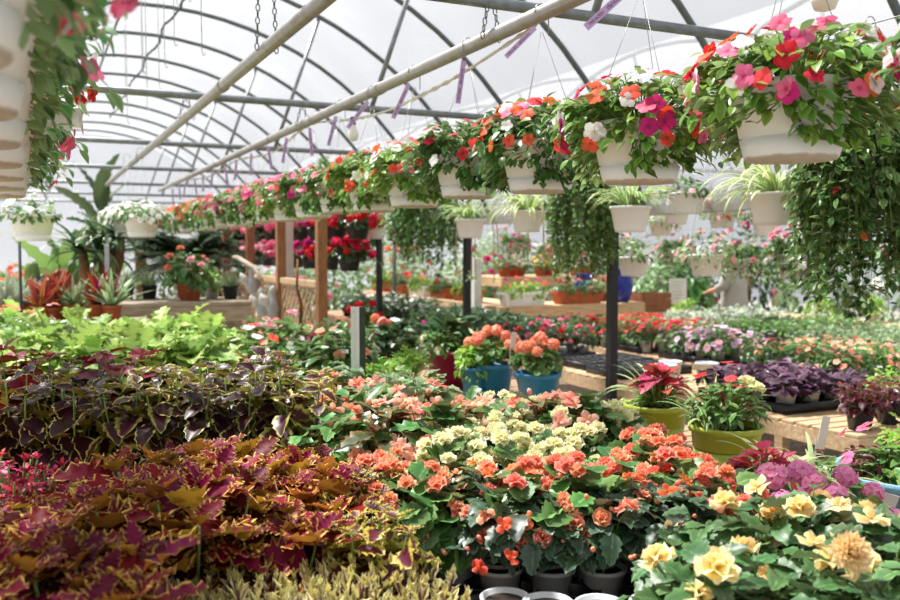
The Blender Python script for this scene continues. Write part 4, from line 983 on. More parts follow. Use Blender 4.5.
bed('apricot', [(503, [800, 862, 905]), (522, [705, 768, 832, 890]), (565, [716, 782, 905])], 'apricot yellow begonia', '', 'apricot begonias')
bed('geranpink', [(480, [790, 836])], 'bright pink cluster flowered geranium', 'below the blue trough', 'pink geraniums')
bed('spider', [(452, [778, 815])], 'striped spider plant', 'in front of second lime planter', 'striped spider plants on the bench')
bed('caladium', [(430, [764])], 'red leaved caladium', 'between lime planter and striped spider plants', 'red leaf plants')
# the one big ball shaped bloom, lower right
p = at_d(850, 553, 1.72)
t = put('apricot', (at_z(840, 545, .93).x, at_z(840, 545, .93).y, BZ), 'apricot begonia carrying the one large ball shaped bloom', 'apricot begonias', bloom=[dict(Rr=.17, H=.19, z0=.15, n=2, kinds=[('bud', 'peach', 1)], size=.065, smin=.1)], rz=0)
v = Vector((-.35, -.75, .55)).to_track_quat('Z', 'Y')
obm('blossom', blossom('ball', 'apricot', 0), Matrix.Translation(p - t.location) @ v.to_matrix().to_4x4() @ Matrix.Diagonal((.08, .08, .08, 1)), t)
# loose pots in front of the coleus and the begonias
def loose_pot(px, py, label, key, mat, zr=.11):
    p = at_z(px, py, BZ + zr); t = thing('nursery_pot', label, 'pot', (p.x, p.y, BZ), 0, 'empty nursery pots'); a = pot(*key)
    q = ob('pot', a[0], parent=t); ob('soil', a[1], parent=q)
loose_pot(24, 468, 'black nursery pot at the foot of the dark coleus', ('black_plastic', .08, .06, .14, .009), 0)
loose_pot(62, 470, 'second black nursery pot beneath the dark coleus', ('black_plastic', .08, .06, .14, .009), 0)
loose_pot(106, 466, 'terracotta pot at the foot of the dark coleus', ('terracotta', .07, .05, .12, .012), 0)
for i, (px, py) in enumerate(((381, 562), (418, 552), (452, 556), (505, 596), (548, 601), (600, 603), (655, 601), (706, 588))):
    loose_pot(px, py, f'grey plastic nursery pot along the front of begonias, {ORD[i]} from left', ('grey_pot', .062, .047, .11, .008), 0)
# black trays along the front
def tray(loc, nx, ny, p, label, group, rz=0):
    mb = MB(); w, l = nx * p, ny * p
    box(mb, (0, 0, .004), (w, l, .006))
    for s in (-1, 1): box(mb, (s * w / 2, 0, .03), (.006, l, .06)); box(mb, (0, s * l / 2, .03), (w, .006, .06))
    for i in range(nx):
        for j in range(ny): lathe(mb, [(p * .44, .008), (p * .46, .058), (p * .49, .062), (p * .49, .058), (p * .45, .05), (p * .42, .008)], 14, ((i + .5) * p - w / 2, (j + .5) * p - l / 2, 0))
    o = ob('plant_tray', mb.mesh('tray', MATS['black_plastic']), loc, (0, 0, rz)); return tag(o, label, 'tray', group)
for i, (px, py) in enumerate(((470, 592), (560, 598), (650, 600))):
    p = at_z(px, py, BZ + .02); tray((p.x, p.y, BZ), 3, 2, .1, f'empty black cell tray at the bottom edge, {ORD[i]} from left', 'black cell trays', .2)

# ================================================================== PLANTERS
def planter(loc, label, potk, parts, blooms=(), name='planter', cat='planter', seed=0, rz=0):
    t = thing(name, label, cat, loc, rz); p = ob('pot', potk[0], parent=t); ob('soil', potk[1], parent=p); g = np.random.default_rng(seed)
    for f, off, s in parts: ob('foliage', f, off, (0, 0, g.uniform(0, 6)), t, s)
    for b in blooms: place_bloom(t, g, **b)
    return t
LP = pot('lime_plastic', .155, .122, .235, .016, 32, groove=.55); BP = pot('blue_plastic', .145, .11, .22, .016, 28); MP = pot('magenta_plastic', .2, .15, .28, .018, 28)
def rimp(px, py, h): return tuple(at_z(px, py, BZ + h))[:2] + (BZ,)
sp = blades(620, 34, .27, .22, 'spider', .009, (45, 88), 1.7, r0=.06); cal = rosette(621, 26, .11, .22, .11, .18, 'coleus', 'caladium', (0, 60)); gm = mound(622, .16, .16, .24, 130, .07, 'imp', 'imp_light', emin=0.); gg = mound(623, .18, .18, .25, 190, .055, 'imp', 'mid_green', emin=0.)
fr = mound(624, .15, .16, .22, 120, .05, 'tiny', 'fresh_green', emin=-.5); wn = rosette(625, 30, .08, .22, .14, .17, 'coleus', 'caladium', (0, 60))
planter(rimp(656, 403, .235), 'lime green planter with red caladium, farther of two', LP, [(sp, (.05, .03, 0), 1), (cal, (-.02, -.05, 0), 1.1), (gm, (.03, .06, -.02), .8)])
planter(rimp(726, 424, .235), 'lime green planter of mixed flowers, nearer of two', LP, [(gg, (0, 0, 0), 1.), (sp, (-.06, .02, 0), .95), (wn, (.04, .08, .05), .9)],
        [dict(Rr=.16, H=.24, z0=.24, n=3, kinds=[('double', 'yellow', 1)], size=.07, smin=.2), dict(Rr=.17, H=.26, z0=.25, n=5, kinds=[('imp', 'coral', 1), ('imp', 'red', 1)], size=.06, smin=.5)])
gf = [mound(630 + i, .2, .17, .24, 170, .055, 'roundleaf', 'mid_green' if i else 'fresh_green', emin=-.05) for i in range(2)]
gsb = lambda n: [dict(Rr=.18, H=.19, z0=.23, n=n, kinds=[('head', 'gsalmon', 1)], size=.075, smin=.45, out=1.12)]
planter(rimp(493, 363, .22), 'blue pot of salmon geraniums beside the magenta tub', BP, [(gf[1], (0, 0, .03), .9), (gf[0], (-.12, .05, .06), .7)], gsb(14), seed=1)
planter(rimp(538, 372, .22), 'blue pot of salmon geraniums nearest the slatted bench', BP, [(gf[1], (0, 0, .03), .9)], gsb(11), seed=2)
planter(rimp(474, 367, .2), 'small blue pot of trailing greenery next to the magenta tub', pot('blue_plastic', .09, .07, .2, .014, 24), [(fr, (0, 0, -.02), .9)], seed=3)
lf = mound(635, .24, .25, .28, 80, .17, 'imp', 'deep_green', pitch=(-10, 60)); dz = mound(636, .2, .18, .27, 150, .05, 'small', 'mid_green', emin=-.4)
planter(rimp(453, 349, .28), 'magenta tub of cream daisies and large leaves', MP, [(lf, (.05, .08, 0), 1.), (dz, (-.12, -.06, 0), 1.)], [dict(Rr=.24, H=.2, z0=.29, n=14, kinds=[('daisy', 'yellow', 1)], size=.065, smin=0, az=[(3.6, 1.)], emin=-.2)], seed=4)
TW = coleus(626, 9, .18, .10, .16, 5, .07, 'coleus', 'coleus_wine')
BT = pot('pale_blue_plastic', .2, .17, .2, .018, 40, sq=5)
p = at_z(888, 470, BZ + .2)
bt = planter((p.x, p.y, BZ), 'pale blue trough of mixed foliage at the right edge', BT, [(gg, (-.03, 0, -.04), .8), (fr, (.0, -.13, -.02), 1.1), (fr, (.12, -.08, 0), 1.1), (TW, (-.06, .06, .06), .8), (TW, (.1, .06, .06), .7)], [dict(Rr=.2, H=.16, z0=.22, n=9, kinds=[('imp', 'pink', 3), ('imp', 'peach', 1)], size=.055, smin=0)], seed=5, rz=.35)
tgp = at_z(853, 481, BZ + .15)
o = ob('plant_label', box(MB(), (0, 0, 0), (.05, .002, .045), 0, 0, 0).mesh('card', MATS['white_paint'], False), (p.x - .21, p.y - .17, BZ + .16), (.2, .25, -.75)); tag(o, 'white card label on the blue trough at right', 'plant label')
def stake(loc, label, h=.2, w=.035, rz=-.4, tilt=.1):
    t = thing('plant_label', label, 'plant label', loc, rz, 'white plant labels')
    ob('stem', box(MB(), (0, 0, h * .35), (.006, .003, h * .7)).mesh('stem', MATS['white_paint'], False), (0, 0, 0), (tilt, 0, 0), t)
    ob('card', box(MB(), (0, 0, h * .8), (w, .003, h * .5)).mesh('card', MATS['white_paint'], False), (0, 0, 0), (tilt, .12, 0), t)
for px, py, z, lab in ((814, 450, .75, 'white plant label standing beside the striped spider plants'), (510, 352, .95, 'white plant label standing in the salmon geraniums'), (347, 350, .8, 'white plant label left of the white sign post')):
    q = at_z(px, py, z); stake((q.x, q.y, z - .08 if z > .9 else BZ), lab, .2 if z > .9 else z - BZ + .14)
# white sided sign post
sp_ = at_d(356, 306, 4.6)
t = thing('sign_post', 'white faced sign post standing among the pale begonias', 'sign', (sp_.x, sp_.y, 0), -.9)
ob('post', box(MB(), (0, .022, sp_.z - .19), (.05, .06, .37), 0, 0, .002).mesh('post', MATS['green_paint'], False), parent=t)
ob('white_face', box(MB(), (0, -.0105, sp_.z - .19), (.05, .004, .37)).mesh('face', MATS['white_paint'], False), parent=t)
ob('stake', box(MB(), (.01, .02, (sp_.z - .37) / 2), (.02, .02, sp_.z - .37)).mesh('stake', MATS['black_paint'], False), parent=t)
mk = MB(); g = np.random.default_rng(8)
for i in range(22): box(mk, (g.uniform(-.006, .006), -.0128, sp_.z - .03 - i * .014), (g.uniform(.004, .013), .0006, .004))
ob('faint_marks', mk.mesh('marks', MATS['silver'], False), parent=t)

# odd plants between the begonias and the posts
for key, px, py, lab, bl in (
        ('fresh', 408, 350, 'bright lime feathery plant in front of the magenta tub', None), ('fresh', 385, 356, 'lime feathery plant right of the white sign post', None),
        ('redger', 364, 306, 'red geranium behind the white sign post', None), ('redger', 379, 320, 'coral geranium on a tall stalk right of sign post', [dict(Rr=.1, H=.24, z0=.17, n=3, kinds=[('head', 'gsalmon', 1)], size=.09, smin=.6)]),
        ('leafy', 395, 318, 'dark leafy plant with white flowers behind the fresh lime plants', [dict(Rr=.2, H=.28, z0=.17, n=6, kinds=[('imp', 'white', 1)], size=.08, smin=.2)]),
        ('bush', 330, 332, 'green shrub left of the white sign post', [dict(Rr=.2, H=.3, z0=.2, n=3, kinds=[('imp', 'white', 1)], size=.05)]),
        ('leafy', 418, 314, 'dark leafy plant left of the magenta tub', [dict(Rr=.2, H=.28, z0=.17, n=4, kinds=[('imp', 'lilac', 1), ('imp', 'magenta', 1)], size=.05, smin=.2)]),
        ('darkpot', 585, 398, 'dark low plant beside the striped grass under the bench', None),
        ('wine', 575, 388, 'red leaved coleus behind the yellow begonias', None), ('spider', 615, 394, 'striped grassy plant left of the farther lime planter', None), 
        ('greenpot', 830, 462, 'low green plant left of the blue trough', None)):
    h = KIND[key]['h']; q = at_z(px, py, BZ + h * .93); put(key, (q.x, q.y, BZ), lab, None, bloom=bl)
# corner of the slatted bench
put('wine', (4.16, 3.38, BZ), 'wine red coleus at the near corner of the slatted bench', sc=.78)
put('wine', (4.45, 3.42, BZ), 'wine red coleus cut by the right edge', sc=.78)
put('limemound', (4.74, 3.66, BZ), 'lime mound plant above the wine red coleus', sc=.72)
# ================================================================== TRAYS OF BEDDING PLANTS
def grid(key, x0, y0, nx, ny, dx, dy, desc, group, z=BZ, trays=None, bloom=None):
    rows = {1: ['only'], 2: ['left', 'right'], 3: ['left', 'middle', 'right'], 4: ['left', 'second', 'third', 'right'], 5: ['left', 'second', 'middle', 'fourth', 'right'], 6: ['left', 'second', 'third', 'fourth', 'fifth', 'right']}[nx]
    if trays:
        n = max(1, round(ny / trays))
        for i in range(n):
            yy = y0 + (i + .5) * ny * dy / n - dy / 2; tray((x0 + (nx - 1) * dx / 2, yy, z), nx, max(1, int(ny / n)), min(dx, dy) * .97, f'black tray under the {group}, {ORD[i]} from camera', 'trays of ' + group)
    g = np.random.default_rng(nx * 100 + ny)
    for i in range(nx):
        for j in range(ny):
            put(key, (x0 + i * dx + g.uniform(-.008, .008), y0 + j * dy + g.uniform(-.008, .008), z + (.008 if trays else 0)), f'{desc}, {ORD[j]} from camera in the {rows[i]} row', group, bloom=bloom)
grid('ipomoea', 4.2, 3.95, 4, 4, .2, .2, 'purple leaved plant in white pot', 'purple leaved plants', trays=4)
grid('impcoral', 5.36, 4.55, 5, 5, .2, .2, 'coral impatiens pot', 'coral impatiens', trays=5)
grid('implilac', 5.36, 5.8, 3, 4, .2, .2, 'lilac petunia pot', 'lilac petunias', trays=4)
grid('impred', 5.36, 6.8, 5, 7, .2, .22, 'red petunia pot', 'red petunias', trays=4)
grid('bloompink', 4.15, 6.75, 3, 3, .22, .24, 'pink flowered pot on the slatted bench', 'pink flowered pots', trays=3)
grid('darkpot', 4.13, 7.6, 4, 10, .22, .23, 'dark bedding plant', 'dark bedding plants')
grid('darkpot', 4.1, 10.5, 4, 6, .23, .3, 'white flowered bedding plant beyond lattice', 'white flowered bedding plants', z=.65, bloom=[dict(Rr=.16, H=.21, z0=.13, n=5, kinds=[('impfar', 'white', 3), ('impfar', 'lilac', 1)], size=.06, smin=0)])
grid('lightpot', 7.08, 3.9, 6, 11, .245, .24, 'pale bedding plant', 'pale bedding plants', trays=4)
grid('greenpot', 7.08, 6.6, 6, 5, .245, .24, 'green bedding plant in far bay', 'green bedding plants', trays=5)
grid('silver', 7.15, 7.95, 4, 3, .37, .3, 'silvery feathery plant', 'silver plants')
for i, (x, y) in enumerate(((4.25, 5.7), (4.65, 5.75), (4.3, 6.25), (4.7, 6.3))): tray((x, y, BZ), 3, 4, .115, f'empty black cell tray on the slatted bench, {["near left", "near right", "far left", "far right"][i]}', 'empty cell trays')
for i, (x, y) in enumerate(((4.25, 5.15), (4.42, 5.3), (4.6, 5.1))):
    t = thing('nursery_pot', f'grey pot by the lilac petunias, {ORD[i]} from left', 'pot', (x, y, BZ), 0, 'grey pots on the slatted bench'); a = pot('grey_pot', .085, .065, .15, .01); q = ob('pot', a[0], parent=t); ob('soil', a[1], parent=q)
for i in range(9):
    key = ['limemound', 'leafy', 'fresh'][i % 3]; put(key, (9.55 + .5 * (i % 3), 5.0 + 1.7 * (i // 3), BZ), f'tall green plant on the farthest right bench, {ORD[i]} from camera', 'tall plants on the far bench')
q = at_z(690, 304, BZ + .36); put('limemound', (7.6, 9.05 - .25, BZ), 'yellow green mound plant behind the silver plants')
# window boxes on the plank shelves
def wbox(loc, mat, label, w=.55, d=.2, h=.17, rz=0, cols=('coral', 'red', 'magenta'), fol='fresh_green', seed=0):
    t = thing('window_box', label, 'window box', loc, rz, 'window boxes on the plank shelves'); mb = MB()
    V = []
    for z, s in ((0, .86), (h - .03, .98), (h - .03, 1.04), (h, 1.04), (h, .95), (h * .85, .93)): V += [(-w / 2 * s, -d / 2 * s, z), (w / 2 * s, -d / 2 * s, z), (w / 2 * s, d / 2 * s, z), (-w / 2 * s, d / 2 * s, z)]
    Q = [(3, 2, 1, 0)] + [(r * 4 + a, r * 4 + (a + 1) % 4, r * 4 + 4 + (a + 1) % 4, r * 4 + 4 + a) for r in range(5) for a in range(4)]
    b = ob('box', mb.add(V, Q).mesh('box', MATS[mat], False), parent=t)
    ob('soil', box(MB(), (0, 0, h * .85), (w * .9, d * .9, .02)).mesh('soil', MATS['soil']), parent=b)
    g = np.random.default_rng(seed)
    for x in (-w * .28, w * .02, w * .3): ob('foliage', WBF[fol], (x, 0, h * .8 - .1), (0, 0, g.uniform(0, 6)), t)
    for i in range(9):
        obm('blossom', blossom('impfar', cols[i % len(cols)]), Matrix.Translation((g.uniform(-w / 2, w / 2), g.uniform(-.15, .1), h + g.uniform(.03, .2))) @ Matrix.Rotation(g.uniform(0, 1.2), 4, 'X') @ Matrix.Diagonal((.07, .07, .07, 1)), t)
WBF = {k: mound(640 + i, .15, .15, .11, 90, .06, 'imp', k, emin=-.4, sticks_every=0) for i, k in enumerate(('fresh_green', 'mid_green', 'pale_green'))}
wbox((5.62, 9.6, .9), 'soft_white_pot', 'white window box at the corner of the plank shelf', .62, .2, .17, 0, ('coral', 'magenta'), 'fresh_green', 1)
wbox((6.45, 9.6, .9), 'terracotta', 'terracotta window box right of the white one', .7, .2, .17, 0, ('coral', 'red', 'white'), 'mid_green', 2)
wbox((7.1, 9.95, .9), 'terracotta', 'terracotta window box at the far right end of shelf', .4, .2, .15, 0, ('coral', 'white'), 'pale_green', 3)
for i, y in enumerate((10.7, 11.5, 12.3, 13.1, 13.9)): wbox((5.4, y, .9), 'terracotta' if i != 2 else 'soft_white_pot', f'window box on the plank shelf running back, {ORD[i]} from camera', .6, .2, .16, 1.57, [('yellow', 'gold'), ('coral', 'red'), ('red',), ('magenta', 'pink'), ('white', 'coral')][i], ['fresh_green', 'mid_green'][i % 2], 10 + i)
def vase(loc, label, mat, s=1.):
    t = thing('glazed_planter', label, 'planter', loc); mb = MB()
    lathe(mb, [(0, 0), (.1, 0), (.13, .05), (.17, .22), (.14, .38), (.12, .42), (.15, .46), (.155, .47), (.135, .465), (.11, .42), (.1, .3), (0, .3)], 24); ob('pot', mb.mesh('pot', MATS[mat]), parent=t, scale=s)
vase((7.15, 9.6, .9), 'cobalt blue glazed planter at the end of plank shelf', 'cobalt_glaze', .95); vase((6.85, 10.05, .9), 'cobalt blue glazed planter behind the terracotta window box', 'cobalt_glaze', .8)
RP = pot('red_plastic', .09, .07, .16, .012, 20); TPT = pot('terracotta', .09, .065, .14, .014, 20)
for i in range(9):
    x = 6.35 + .21 * i; y = 11.4 + .12 * (i % 3); pk = [TPT, RP, TPT][i % 3]
    ky = [('magenta', 'magenta flowers'), ('coral', 'coral flowers'), ('white', 'white flowers'), ('gold', 'gold flowers')][i % 4]
    planter((x, y, 1.2), f'{"red" if pk is RP else "terracotta"} pot of {ky[1]} on the raised shelf, {ORD[i]} from left', pk, [(WBF['mid_green'], (0, 0, .03), 1.)], [dict(Rr=.15, H=.17, z0=.15, n=8, kinds=[('petunia', ky[0], 1)], size=.07, smin=0)], seed=i, name='flower_pot', cat='flower pot')
# white upright behind the second black post, crate, sign, yellow bottle
p = at_X(474, 285, 5.05)
tag(ob('white_post', box(MB(), (0, 0, .75), (.1, .1, 1.5), 0, 0, .006).mesh('post', MATS['white_paint'], False), (5.08, p.y, 0)), 'short white post behind the second black post', 'post')
cr = thing('wooden_crate', 'brown wooden crate on the small bench at back', 'crate', (7.75, 9.75, .75))
mb = MB()
for i in range(3):
    box(mb, (0, -.17, .05 + .085 * i), (.46, .015, .075)); box(mb, (0, .17, .05 + .085 * i), (.46, .015, .075)); box(mb, (-.23, 0, .05 + .085 * i), (.015, .33, .075)); box(mb, (.23, 0, .05 + .085 * i), (.015, .33, .075))
ob('slats', mb.mesh('slats', MATS['red_wood'], False), parent=cr); ob('base', box(MB(), (0, 0, .01), (.46, .34, .018)).mesh('base', MATS['red_wood'], False), parent=cr)
sg = thing('sign_board', 'white notice board left of the person in grey', 'sign', (8.2, 9.7, .75), -.5)
ob('board', box(MB(), (0, 0, .27), (.24, .012, .36)).mesh('board', MATS['white_paint'], False), parent=sg); ob('stick', box(MB(), (0, .012, .2), (.025, .012, .4)).mesh('stick', MATS['post_wood'], False), parent=sg)
mk = MB()
for i in range(6): box(mk, (-.01 * (i % 2), -.0065, .4 - .045 * i), (.16 - .03 * (i % 3), .0006, .008))
ob('faint_lines', mk.mesh('lines', MATS['silver'], False), parent=sg)

# ================================================================== LEFT BACKGROUND PLANTS
def frond_palm(label, loc, n, L, th, trunk_h, seed, mat='palm'):
    t = thing('palm', label, 'palm', loc); g = np.random.default_rng(seed)
    tp = np.array([(0, 0, 0), (.03, .02, trunk_h * .5), (0, 0, trunk_h)])
    ob('trunk', tube(MB(), tp, [th * 1.2, th, th * .9], 10).mesh('trunk', MATS['bark']), parent=t)
    for i in range(n):
        mb = MB(); e0 = R(g.uniform(10, 80)); pts = []; p = np.zeros(3); l = L * g.uniform(.8, 1.1); B = []; D = []; S = []
        for k in range(13):
            ee = e0 - 1.4 * (k / 12) ** 1.3; pts.append(p.copy())
            d = np.array([math.cos(ee), 0, math.sin(ee)])
            if k > 1:
                for m in range(3):
                    for s in (-1, 1): B.append(p + d * l / 13 * m / 3); D.append(d * .55 + np.array([0, s * .9, .25 + g.normal(0, .06)])); S.append(.3 * L * math.sin(math.pi * min(.98, .15 + .82 * k / 12)) + .04)
            p = p + d * l / 13
        tube(mb, pts, np.linspace(.012, .003, 13), 5, mi=0); scatter(mb, TPL['blade'], B, D, np.array(S), seed=i, roll=g.normal(0, .1, len(B)))
        ob('frond', mb.mesh('frond', [MATS[mat]]), (0, 0, trunk_h), (0, 0, i * 2.4), t)
p = at_d(185, 262, 12.5); frond_palm('dark sago palm spreading behind the terracotta pot', (p.x, p.y, 0), 26, 1.1, .14, 1.25, 1)
p = at_d(140, 250, 17.0); frond_palm('second dark palm behind the white flowered baskets', (p.x, p.y, 0), 22, 1.2, .12, 1.7, 2)
p = at_d(214, 262, 15.0); frond_palm('dark palm left of the pergola', (p.x, p.y, 0), 20, 1.0, .12, 1.3, 5)
# twisted trunks of a tree-like plant with strap leaves
p = at_d(98, 290, 9.0); t = thing('dracaena_tree', 'tree with twisted orange-brown trunks beside the cacti', 'tree', (p.x, p.y, 0))
for i, (dx_, dz, th) in enumerate(((-.12, 1.62, .07), (.2, 1.75, .08), (.05, 1.55, .06))):
    ob('trunk', tube(MB(), [(0, 0, 0), (.03 - dx_ * .3, .02, .65), (dx_ * .3, 0, 1.05), (dx_ * 1.0, .02 * i, dz * .85), (dx_ * 1.15, .02, dz)], [th * 1.2, th, th * .9, th * .8, th * .6], 9).mesh('trunk', MATS['bark']), parent=t)
    ob('crown', blades(650 + i, 36, .5, 0, 'deep_green', .028, (0, 80), 1.5, 8, .03), (dx_ * 1.1, 0, dz - .05), parent=t)
for i, (px, d, h, lab) in enumerate(((66, 9.6, 2.0, 'broad leaved banana plant left of the twisted trunks'), (88, 10.5, 1.75, 'broad leaved banana plant behind the twisted trunks'), (58, 10.5, 1.6, 'broad leaved banana plant behind the white hanging pot'))):
    p = at_d(px, 260, d); t = thing('banana_plant', lab, 'plant', (p.x, p.y, 0)); g = np.random.default_rng(i)
    ob('stem', tube(MB(), [(0, 0, 0), (.02, 0, h * .4), (0, 0, h * .62)], [.06, .05, .03], 9).mesh('stem', MATS['banana']), parent=t)
    V = leaf(12, 5, ovate(.15, .45, .5), fold=.3, droop=.35, ruf=.25, rf=6, seed=i); mb = MB(); n = 16; a = np.arange(n) * 2.4; e = np.radians(np.linspace(85, 15, n)); D = np.stack([np.cos(a) * np.cos(e), np.sin(a) * np.cos(e), np.sin(e)], 1)
    B = np.stack([0 * a, 0 * a, np.linspace(h * .6, h * .3, n)], 1) + D * .1
    scatter(mb, [V], B, D, .7 * g.uniform(.8, 1.15, n), seed=i, wid=1.); ob('leaves', mb.mesh('leaves', MATS['banana']), parent=t)
p = at_d(100, 190, 13); t = thing('banana_plant', 'tall broad leaved plant reaching the roof at back left', 'plant', (p.x, p.y, 0))
ob('stem', tube(MB(), [(0, 0, 0), (.05, 0, 1.2), (0, 0, 2.2)], [.09, .07, .04], 9).mesh('stem', MATS['banana']), parent=t)
mb = MB(); n = 9; a = np.arange(n) * 2.4; e = np.radians(np.linspace(85, 25, n)); D = np.stack([np.cos(a) * np.cos(e), np.sin(a) * np.cos(e), np.sin(e)], 1)
scatter(mb, [leaf(14, 5, ovate(.16, .45, .5), fold=.3, droop=.35, ruf=.2, rf=6, seed=8)], np.stack([0 * a, 0 * a, np.linspace(2.2, 1.7, n)], 1) + D * .1, D, .75, seed=8, wid=.95); ob('leaves', mb.mesh('leaves', MATS['palm']), parent=t)
# bench of cacti and bromeliads
bench('low wooden stand under the cacti at far left', -.45, .95, 7.35, 8.6, .98, 'grey_wood')
def cact(px, py, d, h, r, label, mat='cactus', fan=False):
    p = at_d(px, py, d); t = thing('cactus', label, 'cactus', (p.x, p.y, .98), .3)
    a = pot('terracotta', max(r * 1.25, .07), max(r, .05), .12, .012); q = ob('pot', a[0], parent=t); ob('soil', a[1], parent=q)
    mb = MB()
    if fan:
        n = 24; V = []
        for y, s in ((-.02, .88), (-.03, 1.), (.03, 1.), (.02, .88)):
            for k in range(n):
                u = k / (n - 1); ang = -.35 + (math.pi + .7) * u; rr = s * (1 + .06 * math.sin(k * 3))
                V.append((r * 1.1 * math.cos(ang) * rr, y, .1 + h * .5 + h * .5 * math.sin(ang) * rr))
        V = np.array(V); q = [(i * n + k, i * n + k + 1, (i + 1) * n + k + 1, (i + 1) * n + k) for i in range(3) for k in range(n - 1)]
        mb.add(V, q); c0 = [(0, -.022, .1 + h * .45), (0, .022, .1 + h * .45)]; m = len(V); mb.add(np.concatenate([V[:n], [c0[0]]]), None, [(k + 1, k, n) for k in range(n - 1)] + [(0, n - 1, n)]); mb.add(np.concatenate([V[3 * n:], [c0[1]]]), None, [(k, k + 1, n) for k in range(n - 1)] + [(n - 1, 0, n)])
    else:
        seg = 28; pr = [(r * .75, .1), (r, .1 + h * .3), (r, .1 + h * .75), (r * .8, .1 + h * .92), (r * .3, .1 + h), (0, .1 + h)]; ag = np.arange(seg) * 2 * math.pi / seg
        V = [((rr * (1 + .1 * math.cos(7 * 2 * x))) * math.cos(x), (rr * (1 + .1 * math.cos(14 * x))) * math.sin(x), z) for rr, z in pr for x in ag]
        mb.add(V, [(i * seg + k, i * seg + (k + 1) % seg, (i + 1) * seg + (k + 1) % seg, (i + 1) * seg + k) for i in range(len(pr) - 1) for k in range(seg)])
    ob('body', mb.mesh('body', MATS[mat]), parent=t); return t
cact(33, 300, 8.0, .42, .06, 'column cactus with red flowers at far left')
cact(62, 303, 7.9, .34, .12, 'fan shaped rusty cactus at far left', 'dry_red', True)
cact(43, 303, 8.0, .3, .055, 'small dark column cactus beside the flowered one', 'palm')
cact(50, 305, 7.6, .28, .05, 'rusty column cactus in front of the fan shaped one', 'dry_red')
KB = [blades(660 + i, 34, .3, .12, m, .017, (25, 85), .6, 6, .02) for i, m in enumerate(('silver', 'dry_red', 'coleus_red', 'pale_green'))]
kind('bromeliad', 'bromeliad', 'potted plant', .35, KB, P6('terracotta'))
for i, (px, d, w) in enumerate(((8, 7.6, 'silver'), (22, 7.8, 'silver'), (55, 7.7, 'rusty red'), (74, 7.7, 'dusty'), (97, 7.7, 'deep red'), (40, 7.55, 'rusty red'), (112, 7.6, 'dusty'))):
    p = at_d(px, 300, d); t = thing('bromeliad', f'{w} spiky bromeliad on the cactus stand, {ORD[[0, 1, 3, 4, 5, 2, 6][i]]} from left', 'potted plant', (p.x, p.y, .98), i, 'bromeliads on the cactus stand'); a = P6('terracotta'); q = ob('pot', a[0], parent=t); ob('soil', a[1], parent=q)
    ob('foliage', KB[{'silver': 0, 'rusty red': 1, 'dusty': 3, 'deep red': 2}[w]], parent=t, scale=1. if i % 2 else 1.15)
p = at_d(107, 262, 8.2); t = thing('marker_stake', 'pale round topped marker stake by the weathered table', 'stake', (p.x, p.y, 0))
ob('paddle', box(MB(), (0, 0, 1.52), (.04, .015, .26), 0, 0, .004).mesh('paddle', MATS['grey_plastic'], False), parent=t); ob('stick', box(MB(), (0, 0, .7), (.02, .012, 1.4)).mesh('stick', MATS['grey_wood'], False), parent=t)
# terracotta pot on the weathered table
TT = pot('terracotta', .13, .095, .2, .02, 24)
planter(tuple(at_X(183, 298, 1.42))[:1] + (8.95, 1.1025), 'terracotta pot of pink flowered begonia on the weathered table', TT, [(mound(670, .26, .3, .2, 150, .11, 'imp', 'beg_green', emin=-.3), (0, 0, 0), 1.)], [dict(Rr=.26, H=.32, z0=.2, n=9, kinds=[('double', 'palepink', 1), ('double', 'salmon', 1)], size=.09, emin=-.1)], name='flower_pot', cat='flower pot', seed=3)
for i, (x, y, k) in enumerate(((.85, 9.2, 'grass'), (1.08, 9.3, 'grass'), (1.68, 9.2, 'fresh'), (1.82, 8.95, 'grass'))): put(k, (x, y, 1.1025), ['grassy plant on the left end of weathered table', 'grassy plant next to the left end of the weathered table', 'feathery green plant right of the terracotta pot', 'grassy plant at right end of weathered table'][i], sc=.7)
for i, (px, d) in enumerate(((5, 6.2), (25, 6.4), (52, 6.4))):
    p = at_d(px, 312, d); put('impcoral', (p.x, p.y, BZ + .3 * 0), f'pale pink impatiens behind the lime plants, {ORD[i]} from left', 'pink impatiens at far left', sc=2., bloom=dict(Rr=.15, H=.19, z0=.11, n=12, kinds=[('imp', 'palepink', 1), ('imp', 'salmon', 1)], size=.06, smin=0))
for i, (px, d) in enumerate(((2, 12), (12, 14), (24, 16))):
    p = at_d(px, 270, d); put('bush', (p.x, p.y, 0), f'tall salmon flowered shrub at far left, {ORD[i]} from left', 'salmon shrubs at far left', sc=2.4, pot_=False, bloom=dict(Rr=.23, H=.35, z0=.2, n=22, kinds=[('double', 'salmon', 1)], size=.14, smin=0))

